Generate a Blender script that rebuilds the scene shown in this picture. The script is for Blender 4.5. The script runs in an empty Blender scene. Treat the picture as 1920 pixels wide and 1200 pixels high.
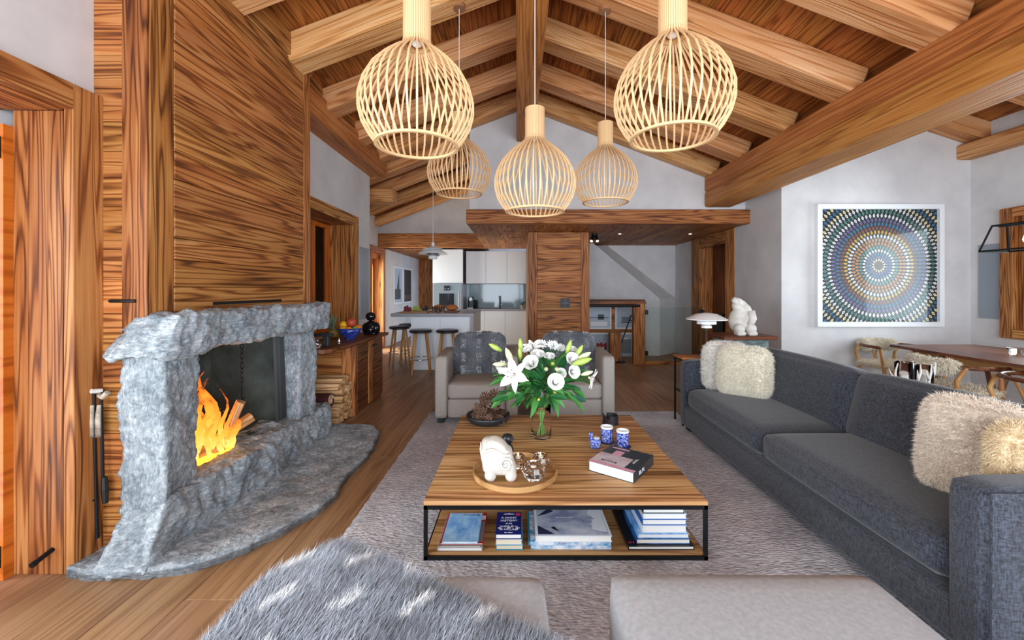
import bpy, bmesh, math, random
import numpy as np
from mathutils import Vector, Matrix, noise, Euler
R = random.Random(7)
S = bpy.context.scene
C = S.collection
PI = math.pi
# ---------------------------------------------------------------- camera (pixel frame 1920x1200)
F, CX, CY, H = 780.0, 970.0, 543.0, 1.35
cd = bpy.data.cameras.new('camera'); cam = bpy.data.objects.new('camera', cd); C.objects.link(cam)
cam.location = (0, 0, H); cam.rotation_euler = (PI/2, 0, 0)
cd.sensor_width = 36; cd.lens = F/1920*36
cd.shift_x = -(CX-960)/1920; cd.shift_y = -(600-CY)/1920
cd.clip_start = .05; S.camera = cam
S.view_settings.view_transform = 'Standard'; S.view_settings.look = 'None'
S.view_settings.gamma = 1; S.view_settings.use_curve_mapping = False
S.view_settings.exposure = 0.68
w = bpy.data.worlds.new('sky'); S.world = w; w.use_nodes = True
bg = w.node_tree.nodes['Background']; bg.inputs[0].default_value = (.62, .78, 1, 1); bg.inputs[1].default_value = 1.2
def area(name, loc, rot, sx, sy, e, col):
    l = bpy.data.lights.new(name, 'AREA'); l.shape = 'RECTANGLE'; l.size = sx; l.size_y = sy; l.energy = e; l.color = col
    o = bpy.data.objects.new(name, l); C.objects.link(o); o.location = loc; o.rotation_euler = rot; return o
# daylight through openings only: glazed rear wall behind the camera, terrace door at the left frame edge, cased window at the right frame edge, glazed kitchen door
area('window_rear_offscreen', (1.2, -2.2, 1.35), (PI/2, 0, 0), 6.2, 2.5, 290, (.82, .91, 1))
area('door_terrace_offscreen', (-2.75, .78, 1.1), (0, -PI/2, 0), 2.05, 2.2, 85, (.9, .95, 1))
area('window_dining_offscreen', (6.0, 4.05, 1.54), (0, PI/2, 0), 1.4, 1.5, 50, (.85, .93, 1))
area('daylight_kitchen_door', (-3.5, 9.2, 1.05), (0, -PI/2, 0), 1.8, .75, 120, (1, .95, .88))
def point(name, loc, e, col, r=.03):
    l = bpy.data.lights.new(name, 'POINT'); l.energy = e; l.color = col; l.shadow_soft_size = r
    o = bpy.data.objects.new(name, l); C.objects.link(o); o.location = loc; return o
def spot(name, loc, aim, e, col, ang, r=.02):
    l = bpy.data.lights.new(name, 'SPOT'); l.energy = e; l.color = col; l.spot_size = ang; l.spot_blend = .5; l.shadow_soft_size = r
    o = bpy.data.objects.new(name, l); C.objects.link(o); o.location = loc; o.rotation_euler = (Vector(aim)-Vector(loc)).to_track_quat('-Z', 'Y').to_euler(); return o
# pixel -> world helpers
def P(px, py, y): return Vector(((px-CX)/F*y, y, H+(CY-py)/F*y))
def G(px, py, z=0): return P(px, py, F*(H-z)/(py-CY))
# ---------------------------------------------------------------- materials
class N:
    def __init__(s, name):
        s.m = bpy.data.materials.new(name); s.m.use_nodes = True; s.t = s.m.node_tree; s.t.nodes.clear()
        s.o = s.n('ShaderNodeOutputMaterial'); s.b = s.n('ShaderNodeBsdfPrincipled'); s.l(s.b.outputs[0], s.o.inputs[0])
    def n(s, k, **kw):
        x = s.t.nodes.new(k)
        for a, v in kw.items(): setattr(x, a, v)
        return x
    def l(s, a, b): s.t.links.new(a, b)
    def v(s, inp, val):
        if hasattr(val, 'is_linked'): s.l(val, inp)
        else: inp.default_value = val
    def math(s, op, a, b=None, c=None):
        x = s.n('ShaderNodeMath', operation=op); s.v(x.inputs[0], a)
        if b is not None: s.v(x.inputs[1], b)
        if c is not None: s.v(x.inputs[2], c)
        return x.outputs[0]
    def coord(s, scale=(1, 1, 1), rnd=True, kind='Object', rot=(0, 0, 0)):
        tc = s.n('ShaderNodeTexCoord'); out = tc.outputs[kind]
        if rnd:
            oi = s.n('ShaderNodeObjectInfo'); mv = s.n('ShaderNodeVectorMath', operation='SCALE'); cb = s.n('ShaderNodeCombineXYZ')
            r = oi.outputs['Random']; s.l(r, cb.inputs[0]); s.l(s.math('MULTIPLY', r, 3.7), cb.inputs[1]); s.l(s.math('MULTIPLY', r, 7.1), cb.inputs[2])
            s.l(cb.outputs[0], mv.inputs[0]); mv.inputs['Scale'].default_value = 13
            ad = s.n('ShaderNodeVectorMath', operation='ADD'); s.l(out, ad.inputs[0]); s.l(mv.outputs[0], ad.inputs[1]); out = ad.outputs[0]
        mp = s.n('ShaderNodeMapping'); mp.inputs['Scale'].default_value = scale; mp.inputs['Rotation'].default_value = rot; s.l(out, mp.inputs[0]); return mp.outputs[0]
    def noise(s, co, sc, det=4, rough=.5, dist=0):
        x = s.n('ShaderNodeTexNoise'); s.l(co, x.inputs['Vector']); x.inputs['Scale'].default_value = sc; x.inputs['Detail'].default_value = det
        x.inputs['Roughness'].default_value = rough; x.inputs['Distortion'].default_value = dist; return x.outputs[0]
    def voro(s, co, sc, feat='F1', out=0):
        x = s.n('ShaderNodeTexVoronoi', feature=feat); s.l(co, x.inputs['Vector']); x.inputs['Scale'].default_value = sc; return x.outputs[out]
    def ramp(s, f, *st, interp='LINEAR'):
        x = s.n('ShaderNodeValToRGB'); x.color_ramp.interpolation = interp; e = x.color_ramp.elements
        for i, (p, c) in enumerate(st):
            q = e[i] if i < 2 else e.new(p)
            q.position = p; q.color = (*c, 1) if len(c) == 3 else c
        s.l(f, x.inputs[0]); return x.outputs[0]
    def mix(s, f, a, b, mode='MIX'):
        x = s.n('ShaderNodeMix', data_type='RGBA', blend_type=mode); s.v(x.inputs[0], f)
        s.v(x.inputs[6], a if hasattr(a, 'is_linked') else (*a, 1)); s.v(x.inputs[7], b if hasattr(b, 'is_linked') else (*b, 1)); return x.outputs[2]
    def bump(s, h, st=.3, d=.01):
        x = s.n('ShaderNodeBump'); x.inputs['Strength'].default_value = st; x.inputs['Distance'].default_value = d; s.l(h, x.inputs['Height'])
        s.l(x.outputs[0], s.b.inputs['Normal'])
    def col(s, c): s.v(s.b.inputs['Base Color'], c if hasattr(c, 'is_linked') else (*c, 1))
    def set(s, **k):
        for a, v in k.items(): s.b.inputs[a.replace('_', ' ')].default_value = v
def rgb(h):   # sRGB hex -> linear
    c = [int(h[i:i+2], 16)/255 for i in (0, 2, 4)]
    return tuple(x/12.92 if x <= .04045 else ((x+.055)/1.055)**2.4 for x in c)
def mul(c, k): return tuple(x*k for x in c)
MT = {}
def wood(name, dark, mid, light, ring=34, rough=.55, var=.35, knots=.8, bump=.35, sc=1.0, rw=.24):
    s = N(name); co = s.coord((.42*sc, 9*sc, 9*sc)); n = s.noise(co, 1.1, 2.0, .42, .2)
    rings = s.math('SINE', s.math('MULTIPLY', n, ring*1.9)); rings = s.math('MULTIPLY_ADD', rings, .5, .5); rings = s.math('SUBTRACT', 1, s.math('POWER', s.math('SUBTRACT', 1, rings), 2.6))
    fib = s.noise(s.coord((1.6*sc, 70*sc, 70*sc)), 1, 4, .65)
    big = s.noise(s.coord((.6, 3, 3)), 1.1, 3, .6)
    t = s.math('ADD', s.math('MULTIPLY', rings, rw), s.math('ADD', s.math('MULTIPLY', fib, .42), s.math('MULTIPLY', big, .42)))
    c = s.ramp(t, (.26+rw*.3, dark), (.42+rw*.72, mid), (.62+rw*.85, light))
    oi = s.n('ShaderNodeObjectInfo'); hs = s.n('ShaderNodeHueSaturation')
    r = oi.outputs['Random']; s.l(s.math('MULTIPLY_ADD', r, var, 1-var/2), hs.inputs['Value'])
    s.l(s.math('MULTIPLY_ADD', s.math('FRACT', s.math('MULTIPLY', r, 17.3)), .012, .494), hs.inputs['Hue']); s.l(c, hs.inputs['Color']); c = hs.outputs[0]
    if knots:
        k = s.voro(s.coord((1.4*sc, 5*sc, 5*sc)), .9); kk = s.ramp(k, (.05, (1, 1, 1)), (.13, (0, 0, 0)))
        c = s.mix(s.math('MULTIPLY', kk, knots*.75), c, mul(dark, .45))
    s.col(c); s.set(Roughness=rough); s.b.inputs['Specular IOR Level'].default_value = .3
    s.bump(s.math('ADD', rings, fib), bump, .004); MT[name] = s.m
def plain(name, col, rough=.5, metal=0, spec=None, **k):
    s = N(name); s.col(col); s.set(Roughness=rough, Metallic=metal)
    if spec is not None: s.b.inputs['Specular IOR Level'].default_value = spec
    s.set(**k); MT[name] = s.m; return s
def speckle(name, a, b, sc=60, rough=.6, bump=.2, stretch=(1, 1, 1), lo=.35, hi=.65, d=.004, rnd=False):
    s = N(name); n = s.noise(s.coord(stretch, rnd), sc, 5, .6); s.col(s.ramp(n, (lo, a), (hi, b))); s.set(Roughness=rough); s.bump(n, bump, d); MT[name] = s.m; return s
wood('old_larch', rgb('552b11'), rgb('a66530'), rgb('d29a5c'), ring=36, var=.36, rw=.28)
wood('deck_larch', rgb('5a2c0e'), rgb('9c5a26'), rgb('c48444'), ring=30, var=.5)
wood('beam_larch', rgb('96592a'), rgb('d2945a'), rgb('ecc090'), ring=26, var=.2, bump=.5, rw=.16)
wood('purlin_larch', rgb('74401a'), rgb('b87438'), rgb('d2975a'), ring=24, var=.1, bump=.6, knots=.5, rw=.14)
wood('oak_floor', rgb('6e4c34'), rgb('95704f'), rgb('b08a68'), ring=20, rough=.42, var=.22, knots=.3, bump=.12, rw=.12)
wood('table_oak', rgb('5f3d1e'), rgb('b5834f'), rgb('dcb684'), ring=22, rough=.5, var=.4, knots=.9, bump=.35)
wood('shelf_oak', rgb('6a4324'), rgb('a47649'), rgb('c09868'), ring=22, rough=.5, var=.2)
wood('walnut', rgb('3c1d12'), rgb('6f3d28'), rgb('8a5238'), ring=16, rough=.32, var=.15, knots=0, bump=.08)
wood('oak_pale', rgb('a8703a'), rgb('c89258'), rgb('dcb07c'), ring=14, rough=.45, var=.15, knots=0, bump=.08)
wood('birch', rgb('c98d50'), rgb('e4b67e'), rgb('f0cf9f'), ring=10, rough=.4, var=.1, knots=0, bump=.05)
wood('firewood', rgb('8a5c34'), rgb('c89a68'), rgb('e6c79c'), ring=20, rough=.8, var=.4, knots=.4, bump=.6)
wood('orange_door', rgb('9c4a12'), rgb('c4661f'), rgb('d67a30'), ring=12, rough=.4, var=.1, knots=0, bump=.1)
wood('tray_wood', rgb('94653a'), rgb('b98a5a'), rgb('cda06f'), ring=12, rough=.5, var=.05, knots=0, bump=.08)
wood('side_walnut', rgb('3a2012'), rgb('724424'), rgb('966136'), ring=26, rough=.5, var=.3)
speckle('plaster', rgb('c9c6c6'), rgb('dddad8'), 2.2, .9, .12, lo=.3, hi=.7)
plain('black_metal', rgb('1b1c1f'), .45, .6); plain('black', rgb('0c0c0d'), .5); plain('soot', rgb('14130f'), .95)
plain('white_lacquer', rgb('e4e8ec'), .3); plain('white_frame', rgb('eceef0'), .5); plain('chrome', rgb('c8ccd0'), .15, 1)
plain('steel', rgb('9aa0a6'), .3, .9); plain('worktop', rgb('9a979c'), .35); plain('batten', rgb('7a5636'), .8)
plain('white_glass', rgb('f1f1ee'), .25); plain('white_candle', rgb('f3efe4'), .5); plain('paper', rgb('ece9e2'), .8); plain('cream_paper', rgb('e2d6bb'), .85)
plain('black_leather', rgb('1d1e22'), .35); plain('leather_roll', rgb('4a2424'), .45); plain('roll_lining', rgb('d8b08a'), .8)
plain('matte_black_bowl', rgb('23262b'), .45); plain('black_stone', rgb('101216'), .15); plain('cable', rgb('e6e2da'), .5); plain('wood_cap', rgb('9a6a48'), .5)
plain('switch', rgb('20242a'), .3)
s = plain('glass', (1, 1, 1), .0, Transmission_Weight=1.0, IOR=1.2)
s = N('pane_glass'); g1 = s.n('ShaderNodeBsdfTransparent'); g1.inputs[0].default_value = (.93, .96, .95, 1); g2 = s.n('ShaderNodeBsdfGlossy'); g2.inputs['Roughness'].default_value = .01; mx = s.n('ShaderNodeMixShader'); lw = s.n('ShaderNodeFresnel'); lw.inputs[0].default_value = 1.3; s.l(lw.outputs[0], mx.inputs[0]); s.l(g1.outputs[0], mx.inputs[1]); s.l(g2.outputs[0], mx.inputs[2]); s.l(mx.outputs[0], s.o.inputs[0]); MT['pane_glass'] = s.m
plain('birch_slat', rgb('e4bd8c'), .4); plain('oven_steel', rgb('87939a'), .35, .3)
s = plain('clear_glass', (.93, .97, .96), .0, Transmission_Weight=1.0, IOR=1.1)
s = plain('crystal', (1, 1, 1), .03, Transmission_Weight=1.0, IOR=1.5)
s = plain('backsplash', rgb('9fb4bb'), .06); s = plain('oven_glass', rgb('2a2e33'), .06); s = plain('grey_panel', rgb('8d959e'), .35)
speckle('white_stone', rgb('cfc8bd'), rgb('ece8e0'), 14, .6, .15)
speckle('soapstone', rgb('c4bcb0'), rgb('ddd7cc'), 10, .5, .12)
speckle('armchair_fabric', rgb('938a83'), rgb('aca49c'), 240, .85, .1)
speckle('ottoman_fabric', rgb('a6a6a8'), rgb('b6b6b7'), 60, .9, .08)
speckle('stone_pedestal', rgb('445450'), rgb('8a9a96'), 14, .7, .4, (3, 3, .6))
speckle('antler', rgb('6b5848'), rgb('c9bda8'), 20, .6, .3)
speckle('pine_scale', rgb('4a2f22'), rgb('8d6a55'), 50, .8, .3, rnd=True)
speckle('soot_stone', rgb('1c2222'), rgb('5b6a68'), 3.2, .9, .35, lo=.3, hi=.75)
speckle('backsplash_view', rgb('9fb4bb'), rgb('aec3c9'), 1.5, .1, 0)
# stone of the fireplace: blue-grey gneiss
s = N('gneiss'); co = s.coord((1, 1, 1), False); n1 = s.noise(co, 5, 8, .68, .6); n2 = s.noise(s.coord((6, 6, 22), False), 4, 5, .7, .8); n3 = s.noise(co, 42, 4, .6)
t = s.math('ADD', s.math('MULTIPLY', n1, .4), s.math('ADD', s.math('MULTIPLY', n2, .4), s.math('MULTIPLY', n3, .3)))
s.col(s.ramp(t, (.34, rgb('434b52')), (.48, rgb('7d878e')), (.58, rgb('aab2b7')), (.70, rgb('dfe3e5')))); s.set(Roughness=.8)
s.bump(s.math('ADD', n2, s.math('MULTIPLY', n3, .6)), .75, .02); MT['gneiss'] = s.m
# charcoal weave of the sofa
s = N('sofa_fabric'); co = s.coord((1, 1, 1), False); n = s.noise(s.coord((170, 170, 40), False), 1, 2, .6); n2 = s.noise(s.coord((40, 170, 170), False), 1, 2, .6); nb = s.noise(co, 4, 3)
t = s.math('ADD', s.math('MULTIPLY', n, .5), s.math('MULTIPLY', n2, .5)); c = s.ramp(t, (.38, rgb('14161b')), (.64, rgb('454a55')))
s.col(c); s.set(Roughness=.92); s.b.inputs['Sheen Weight'].default_value = .25; s.bump(t, .35, .003); MT['sofa_fabric'] = s.m
# woven wool rug
s = N('rug_wool'); a = s.noise(s.coord((28, 75, 40), False), 1, 3, .6, .5); b = s.voro(s.coord((40, 90, 40), False), 1); big = s.noise(s.coord((1, 1, 1), False), 3, 3); fl = s.voro(s.coord((9, 16, 9), False), 1)
t = s.math('ADD', s.math('MULTIPLY', a, .6), s.math('MULTIPLY', big, .4)); c = s.ramp(t, (.36, rgb('93929a')), (.62, rgb('d2d1d5')))
c = s.mix(s.ramp(fl, (.035, (1, 1, 1)), (.07, (0, 0, 0))), c, rgb('6d5448')); s.col(c); s.set(Roughness=.97)
s.bump(s.math('SUBTRACT', a, b), .6, .010); MT['rug_wool'] = s.m
def fur(name, a, b, c2=None):
    s = N(name); at = s.n('ShaderNodeVertexColor'); at.layer_name = 'Col'; s.l(at.outputs[0], s.b.inputs['Base Color']); s.set(Roughness=.75); s.b.inputs['Specular IOR Level'].default_value = .15; MT[name] = s.m
fur('fur', 0, 0)
def emit(name, col, st):
    s = N(name); e = s.n('ShaderNodeEmission'); e.inputs[0].default_value = (*col, 1); e.inputs[1].default_value = st; s.l(e.outputs[0], s.o.inputs[0]); MT[name] = s.m
emit('bulb', (1, .62, .25), 8); emit('lamp_glow', (1, .72, .4), 3); emit('downlight', (1, .9, .75), 6); emit('candle_flame', (1, .7, .3), 4); emit('ember', (1, .22, .02), 3)
# ---------------------------------------------------------------- geometry helpers (all coordinates in world metres)
def wm(o):
    m = o.matrix_basis.copy()
    while o.parent: o = o.parent; m = o.matrix_basis @ m
    return m
def tag(o, label=None, cat=None, group=None, kind=None):
    for k, v in (('label', label), ('category', cat), ('group', group), ('kind', kind)):
        if v: o[k] = v
    return o
class B:
    def __init__(s): s.b = bmesh.new(); s.fm = None
    def box(s, x0, x1, y0, y1, z0, z1, bev=0, seg=2, M=None):
        r = bmesh.ops.create_cube(s.b, size=1); vs = r['verts']
        for v in vs: v.co = Vector((x0+(v.co.x+.5)*(x1-x0), y0+(v.co.y+.5)*(y1-y0), z0+(v.co.z+.5)*(z1-z0)))
        if bev:
            es = list({e for v in vs for e in v.link_edges}); q = bmesh.ops.bevel(s.b, geom=es, offset=bev, segments=seg, affect='EDGES', profile=.5); vs = list({v for f in q['faces'] for v in f.verts} | {v for v in vs if v.is_valid})
        if M is not None: bmesh.ops.transform(s.b, matrix=M, verts=vs)
        return s
    def lathe(s, prof, c=(0, 0, 0), seg=24, M=None, a0=0, a1=2*PI, cap=True):
        full = abs(a1-a0-2*PI) < 1e-6; n = seg if full else seg+1; rows = []
        for r, z in prof:
            if r < 1e-6: rows.append([s.b.verts.new((0, 0, z))]); continue
            rows.append([s.b.verts.new((r*math.cos(a0+(a1-a0)*i/seg), r*math.sin(a0+(a1-a0)*i/seg), z)) for i in range(n)])
        m = (M or Matrix()) if M is not None else Matrix.Translation(c)
        for a, b in zip(rows, rows[1:]):
            for i in range(seg if full else seg):
                j = (i+1) % n
                try:
                    if len(a) == 1 and len(b) == 1: continue
                    if len(a) == 1: s.b.faces.new((a[0], b[i], b[j]))
                    elif len(b) == 1: s.b.faces.new((a[i], b[0], a[j]))
                    else: s.b.faces.new((a[i], b[i], b[j], a[j]))
                except ValueError: pass
        for row in rows:
            for v in row: v.co = m @ v.co
        return s
    def tube(s, pts, r, seg=8, cap=True, flat=1.0):
        pts = [Vector(p) for p in pts]; n = len(pts); rr = r if isinstance(r, (list, tuple)) else [r]*n
        t0 = (pts[1]-pts[0]).normalized(); u = t0.orthogonal().normalized(); rows = []
        for i in range(n):
            t = (pts[min(i+1, n-1)]-pts[max(i-1, 0)]).normalized(); u = (u-t*u.dot(t)).normalized(); v = t.cross(u)
            rows.append([s.b.verts.new(pts[i]+(u*math.cos(2*PI*k/seg)+v*flat*math.sin(2*PI*k/seg))*rr[i]) for k in range(seg)])
        for a, b in zip(rows, rows[1:]):
            for k in range(seg): s.b.faces.new((a[k], a[(k+1) % seg], b[(k+1) % seg], b[k]))
        if cap: s.b.faces.new(rows[0][::-1]); s.b.faces.new(rows[-1])
        return s
    def cyl(s, p0, p1, r0, r1=None, seg=12): return s.tube([p0, p1], [r0, r0 if r1 is None else r1], seg)
    def ball(s, c, r, seg=16, rings=10, M=None):
        rx, ry, rz = r if isinstance(r, (tuple, list)) else (r, r, r)
        q = bmesh.ops.create_uvsphere(s.b, u_segments=seg, v_segments=rings, radius=1)
        m = Matrix.Translation(c) @ (M or Matrix()) @ Matrix.Diagonal((rx, ry, rz, 1)); bmesh.ops.transform(s.b, matrix=m, verts=q['verts']); return s
    def prism(s, poly, d):   # poly: 3D points of one planar outline, extruded along d
        a = [s.b.verts.new(p) for p in poly]; b = [s.b.verts.new(Vector(p)+Vector(d)) for p in poly]; n = len(a)
        s.b.faces.new(a[::-1]); s.b.faces.new(b)
        for i in range(n): s.b.faces.new((a[i], a[(i+1) % n], b[(i+1) % n], b[i]))
        return s
    def face(s, *pts): s.b.faces.new([s.b.verts.new(p) for p in pts]); return s
    def grid(s, f, nu, nv):   # f(u,v)->point
        g = [[s.b.verts.new(f(i/nu, j/nv)) for j in range(nv+1)] for i in range(nu+1)]
        for i in range(nu):
            for j in range(nv): s.b.faces.new((g[i][j], g[i+1][j], g[i+1][j+1], g[i][j+1]))
        return s
def obj(name, b, mat, parent=None, smooth=False, grain=None, M=None):
    bm = b.b if isinstance(b, B) else b; bmesh.ops.recalc_face_normals(bm, faces=bm.faces)
    co = [v.co for v in bm.verts]; lo = Vector([min(c[i] for c in co) for i in range(3)]); hi = Vector([max(c[i] for c in co) for i in range(3)]); ct = (lo+hi)/2; d = hi-lo
    if grain is None: grain = max(range(3), key=lambda i: d[i])
    rot = (Matrix(), Matrix.Rotation(PI/2, 4, 'Z'), Matrix.Rotation(-PI/2, 4, 'Y'))[grain]
    L = Matrix.Translation(ct) @ rot; Li = L.inverted()
    for v in bm.verts: v.co = Li @ v.co
    me = bpy.data.meshes.new(name); bm.to_mesh(me); bm.free()
    if smooth: me.polygons.foreach_set('use_smooth', [True]*len(me.polygons)); (smooth == 'auto') and me.set_sharp_from_angle(angle=.7)
    me.materials.append(MT[mat] if isinstance(mat, str) else mat)
    o = bpy.data.objects.new(name, me); C.objects.link(o)
    W = (M or Matrix()) @ L
    if parent: o.parent = parent; W = wm(parent).inverted() @ W
    o.matrix_basis = W; return o
def meshobj(name, me, parent, W):
    o = bpy.data.objects.new(name, me); C.objects.link(o)
    if parent: o.parent = parent; W = wm(parent).inverted() @ W
    o.matrix_basis = W; return o
def thing(name, label, cat, loc=(0, 0, 0), rz=0, group=None):
    o = bpy.data.objects.new(name, None); C.objects.link(o); o.location = loc; o.rotation_euler = (0, 0, rz); o.empty_display_size = .1
    return tag(o, label, cat, group)
def copy_tree(o, parent=None):
    c = o.copy(); C.objects.link(c); c.parent = parent
    for ch in list(o.children): copy_tree(ch, c)
    return c
def solo(name, b, mat, label, cat, group=None, **k): return tag(obj(name, b, mat, **k), label, cat, group)
def struct(name, b, mat, **k): return tag(obj(name, b, mat, **k), kind='structure')
def box(*a, **k): return B().box(*a, **k)
PL = {}
def plank(name, p0, p1, wv, w, t, mat, parent, bev=.003):
    p0, p1 = Vector(p0), Vector(p1); x = (p1-p0); L = x.length; x.normalize(); y = Vector(wv); y = (y-x*y.dot(x)).normalized(); z = x.cross(y)
    key = (round(L, 3), round(w, 3), round(t, 3), mat, bev)
    if key not in PL:
        b = box(-L/2, L/2, -w/2, w/2, -t/2, t/2, bev=bev, seg=1); me = bpy.data.meshes.new(name); b.b.to_mesh(me); b.b.free(); me.materials.append(MT[mat]); PL[key] = me
    W = Matrix((( x.x, y.x, z.x, 0), (x.y, y.y, z.y, 0), (x.z, y.z, z.z, 0), (0, 0, 0, 1))); W.translation = (p0+p1)/2
    return meshobj(name, PL[key], parent, W)
TEXT = {}
def text(name, body, size, mat, parent, W, ext=.0004, align='CENTER'):
    cu = bpy.data.curves.new(name, 'FONT'); cu.body = body; cu.size = size; cu.extrude = ext; cu.align_x = align; cu.align_y = 'CENTER'; cu.resolution_u = 2
    t = bpy.data.objects.new(name, cu); C.objects.link(t); me = bpy.data.meshes.new_from_object(t); bpy.data.objects.remove(t); bpy.data.curves.remove(cu)
    me.materials.append(MT[mat]) if not me.materials else me.materials.__setitem__(0, MT[mat]); me.name = name
    return meshobj(name, me, parent, W)
def FRAME(o, x, y):  # matrix with given origin, x axis, y axis
    x = Vector(x).normalized(); y = Vector(y); y = (y-x*y.dot(x)).normalized(); z = x.cross(y)
    m = Matrix(((x.x, y.x, z.x, 0), (x.y, y.y, z.y, 0), (x.z, y.z, z.z, 0), (0, 0, 0, 1))); m.translation = Vector(o); return m
def rough(b, amp, sc, keep=None, seed=0, cuts=0):
    bm = b.b
    if cuts: bmesh.ops.subdivide_edges(bm, edges=bm.edges[:], cuts=cuts, use_grid_fill=True)
    bm.normal_update()
    for v in bm.verts:
        p = v.co*sc+Vector((seed*3.1, seed*1.7, seed))
        d = noise.noise(p)*.6+noise.noise(p*2.3)*.3+noise.noise(p*5.5)*.2+noise.noise(p*12)*.1
        v.co += v.normal*d*amp
    return b
# ---------------------------------------------------------------- floor
fl = struct('floor', box(-3.5, 6.0, -2.0, 13.4, -.08, -.014), 'batten')
x = -3.45; PW = .25
while x < 5.9:
    y = -2.0-R.random()*2
    while y < 13.3:
        L = R.choice((1.8, 2.2, 2.6)); y0, y1 = max(y, -2.0), min(y+L, 13.4)
        hid = (x > 3.6 and y0 > 5.4) or (x < -2.3 and y1 < 6.0 and x < -2.6)
        if y1-y0 > .05 and not hid: plank('plank', (x+PW/2, y0, -.007), (x+PW/2, y1-.002, -.007), (1, 0, 0), PW-.002, .014, 'oak_floor', fl, .0015)
        y += L
    x += PW
# ---------------------------------------------------------------- roof
SL = .3826; XR, XL = .24, -.01
def zr(x): return 3.957-SL*(x-XR) if x > .1 else 3.957-SL*(XL-x)
ce = struct('ceiling', B().prism([(XL, -2, zr(XL)+.30), (.115, -2, zr(XL)+.36), (XR, -2, zr(XR)+.30), (3.2, -2, zr(3.2)+.30), (3.2, -2, zr(3.2)+.4), (.115, -2, 4.5), (-3.6, -2, zr(-3.6)+.4), (-3.6, -2, zr(-3.6)+.30)], (0, 11.7, 0)), 'batten')
cs = math.cos(math.atan(SL)); dn = Vector((SL, 0, 1)).normalized()
for side in (1, -1):
    x = XR if side > 0 else XL; end = 3.05 if side > 0 else -3.4
    while (x < end) if side > 0 else (x > end):
        wd = R.choice((.19, .21, .23)); xm = x+side*wd*cs/2; z = zr(xm)+.235
        plank('deck_board', (xm, .6, z), (xm, 6.1 if side > 0 else 9.6, z), (1, 0, -SL*side), wd-.004, .025, 'deck_larch', ce, .002); x += side*wd*cs
for i, y in enumerate((1.10, 1.92, 2.745, 3.535, 4.39, 5.24, 5.985)):
    for side in (1, -1):
        xa, xb = (XR-.05, 2.86) if side > 0 else (XL+.05, -2.25); q = Vector((0, 0, .11))
        plank('rafter', Vector((xa, y, zr(xa)))+q, Vector((xb, y, zr(xb)))+q, (0, 1, 0), .265 if i < 6 else .2, .23, 'beam_larch', ce, .022)
for y, wd in ((6.55, .34), (7.4, .26), (8.25, .26), (9.3, .26)):
    q = Vector((0, 0, .1)); plank('rafter', Vector((-.6, y, zr(-.6)))+q, Vector((-3.2, y, zr(-3.2)))+q, (0, 1, 0), wd, .26 if y < 7 else .2, 'beam_larch', ce, .05)
plank('ridge_beam', (.115, -1.9, 3.83), (.115, 6.1, 3.83), (1, 0, 0), .25, .63, 'purlin_larch', ce, .012)
plank('purlin', (2.935, -1.9, 2.665), (2.935, 6.1, 2.665), (1, 0, 0), .39, .225, 'purlin_larch', ce, .022)
plank('purlin', (2.93, -1.9, 2.89), (2.93, 6.1, 2.89), (1, 0, 0), .38, .225, 'purlin_larch', ce, .022)
plank('purlin', (-2.1, 3.5, 3.165), (-2.1, 6.22, 3.165), (1, 0, 0), .3, .27, 'purlin_larch', ce, .02)
plank('purlin', (-2.1, 3.5, 3.42), (-2.1, 6.22, 3.42), (1, 0, 0), .22, .24, 'old_larch', ce, .02)
plank('beam_stub', (-2.55, 6.75, 2.86), (-1.98, 6.75, 2.86), (0, 1, 0), .24, .22, 'beam_larch', ce, .02)
# dining side of the roof
def zd(x): return 3.33-.33*(x-5.28)
cd2 = struct('ceiling_dining', B().prism([(3.1, -2, zd(3.1)+.3), (6.2, -2, zd(6.2)+.3), (6.2, -2, zd(6.2)+.36), (3.1, -2, zd(3.1)+.36)], (0, 7.6, 0)), 'batten')
x = 3.14
while x < 6:
    plank('deck_board', (x+.1, .6, zd(x+.1)+.22), (x+.1, 5.3, zd(x+.1)+.22), (1, 0, -.33), .206, .025, 'deck_larch', cd2, .002); x += .2
for y in (1.6, 2.5, 3.4, 4.3, 5.15): plank('rafter', (3.2, y, zd(3.2)+.1), (5.9, y, zd(5.9)+.1), (0, 1, 0), .24, .22, 'beam_larch', cd2, .02)
plank('wall_plate', (5.66, -1.9, 3.075), (5.66, 5.27, 3.075), (1, 0, 0), .22, .18, 'beam_larch', cd2, .015)
struct('wall_light_block', box(3.13, 3.2, -2, 6.1, 2.7, 4.5), 'plaster')  # unseen wall added to stop light leaking between the two roofs
# ---------------------------------------------------------------- upper gable, lowered soffit and header
struct('wall_gable', box(-.70, 3.6, 6.1, 9.72, 2.34, 5.0), 'plaster')
so = struct('ceiling_soffit', box(-.73, 3.4, 6.14, 9.72, 2.325, 2.345), 'batten')
x = -.735
while x < 3.38: plank('soffit_board', (x+.0815, 6.13, 2.312), (x+.0815, 9.7, 2.312), (1, 0, 0), .16, .022, 'old_larch', so, .002); x += .163
plank('header_beam', (-.735, 6.05, 2.40), (3.36, 6.05, 2.40), (0, 0, 1), .205, .16, 'old_larch', so, .008)
for p in ((-.12, 6.75), (-.05, 7.6), (.0, 8.6)): obj('light_slot', box(p[0]-.11, p[0]+.11, p[1]-.015, p[1]+.015, 2.296, 2.30), 'black', so)
for p in ((1.75, 7.1), (2.95, 7.1)): obj('downlight', B().lathe([(0, 0), (.022, 0), (.022, .004)], (p[0], p[1], 2.296), 12), 'downlight', so); spot('downlight_bulb', (p[0], p[1], 2.285), (p[0], p[1], 0), 6, (1, .93, .84), 1.7)
struct('wall_kitchen_gable', box(-3.4, -.70, 9.5, 9.72, 2.6, 5.0), 'plaster')
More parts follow.
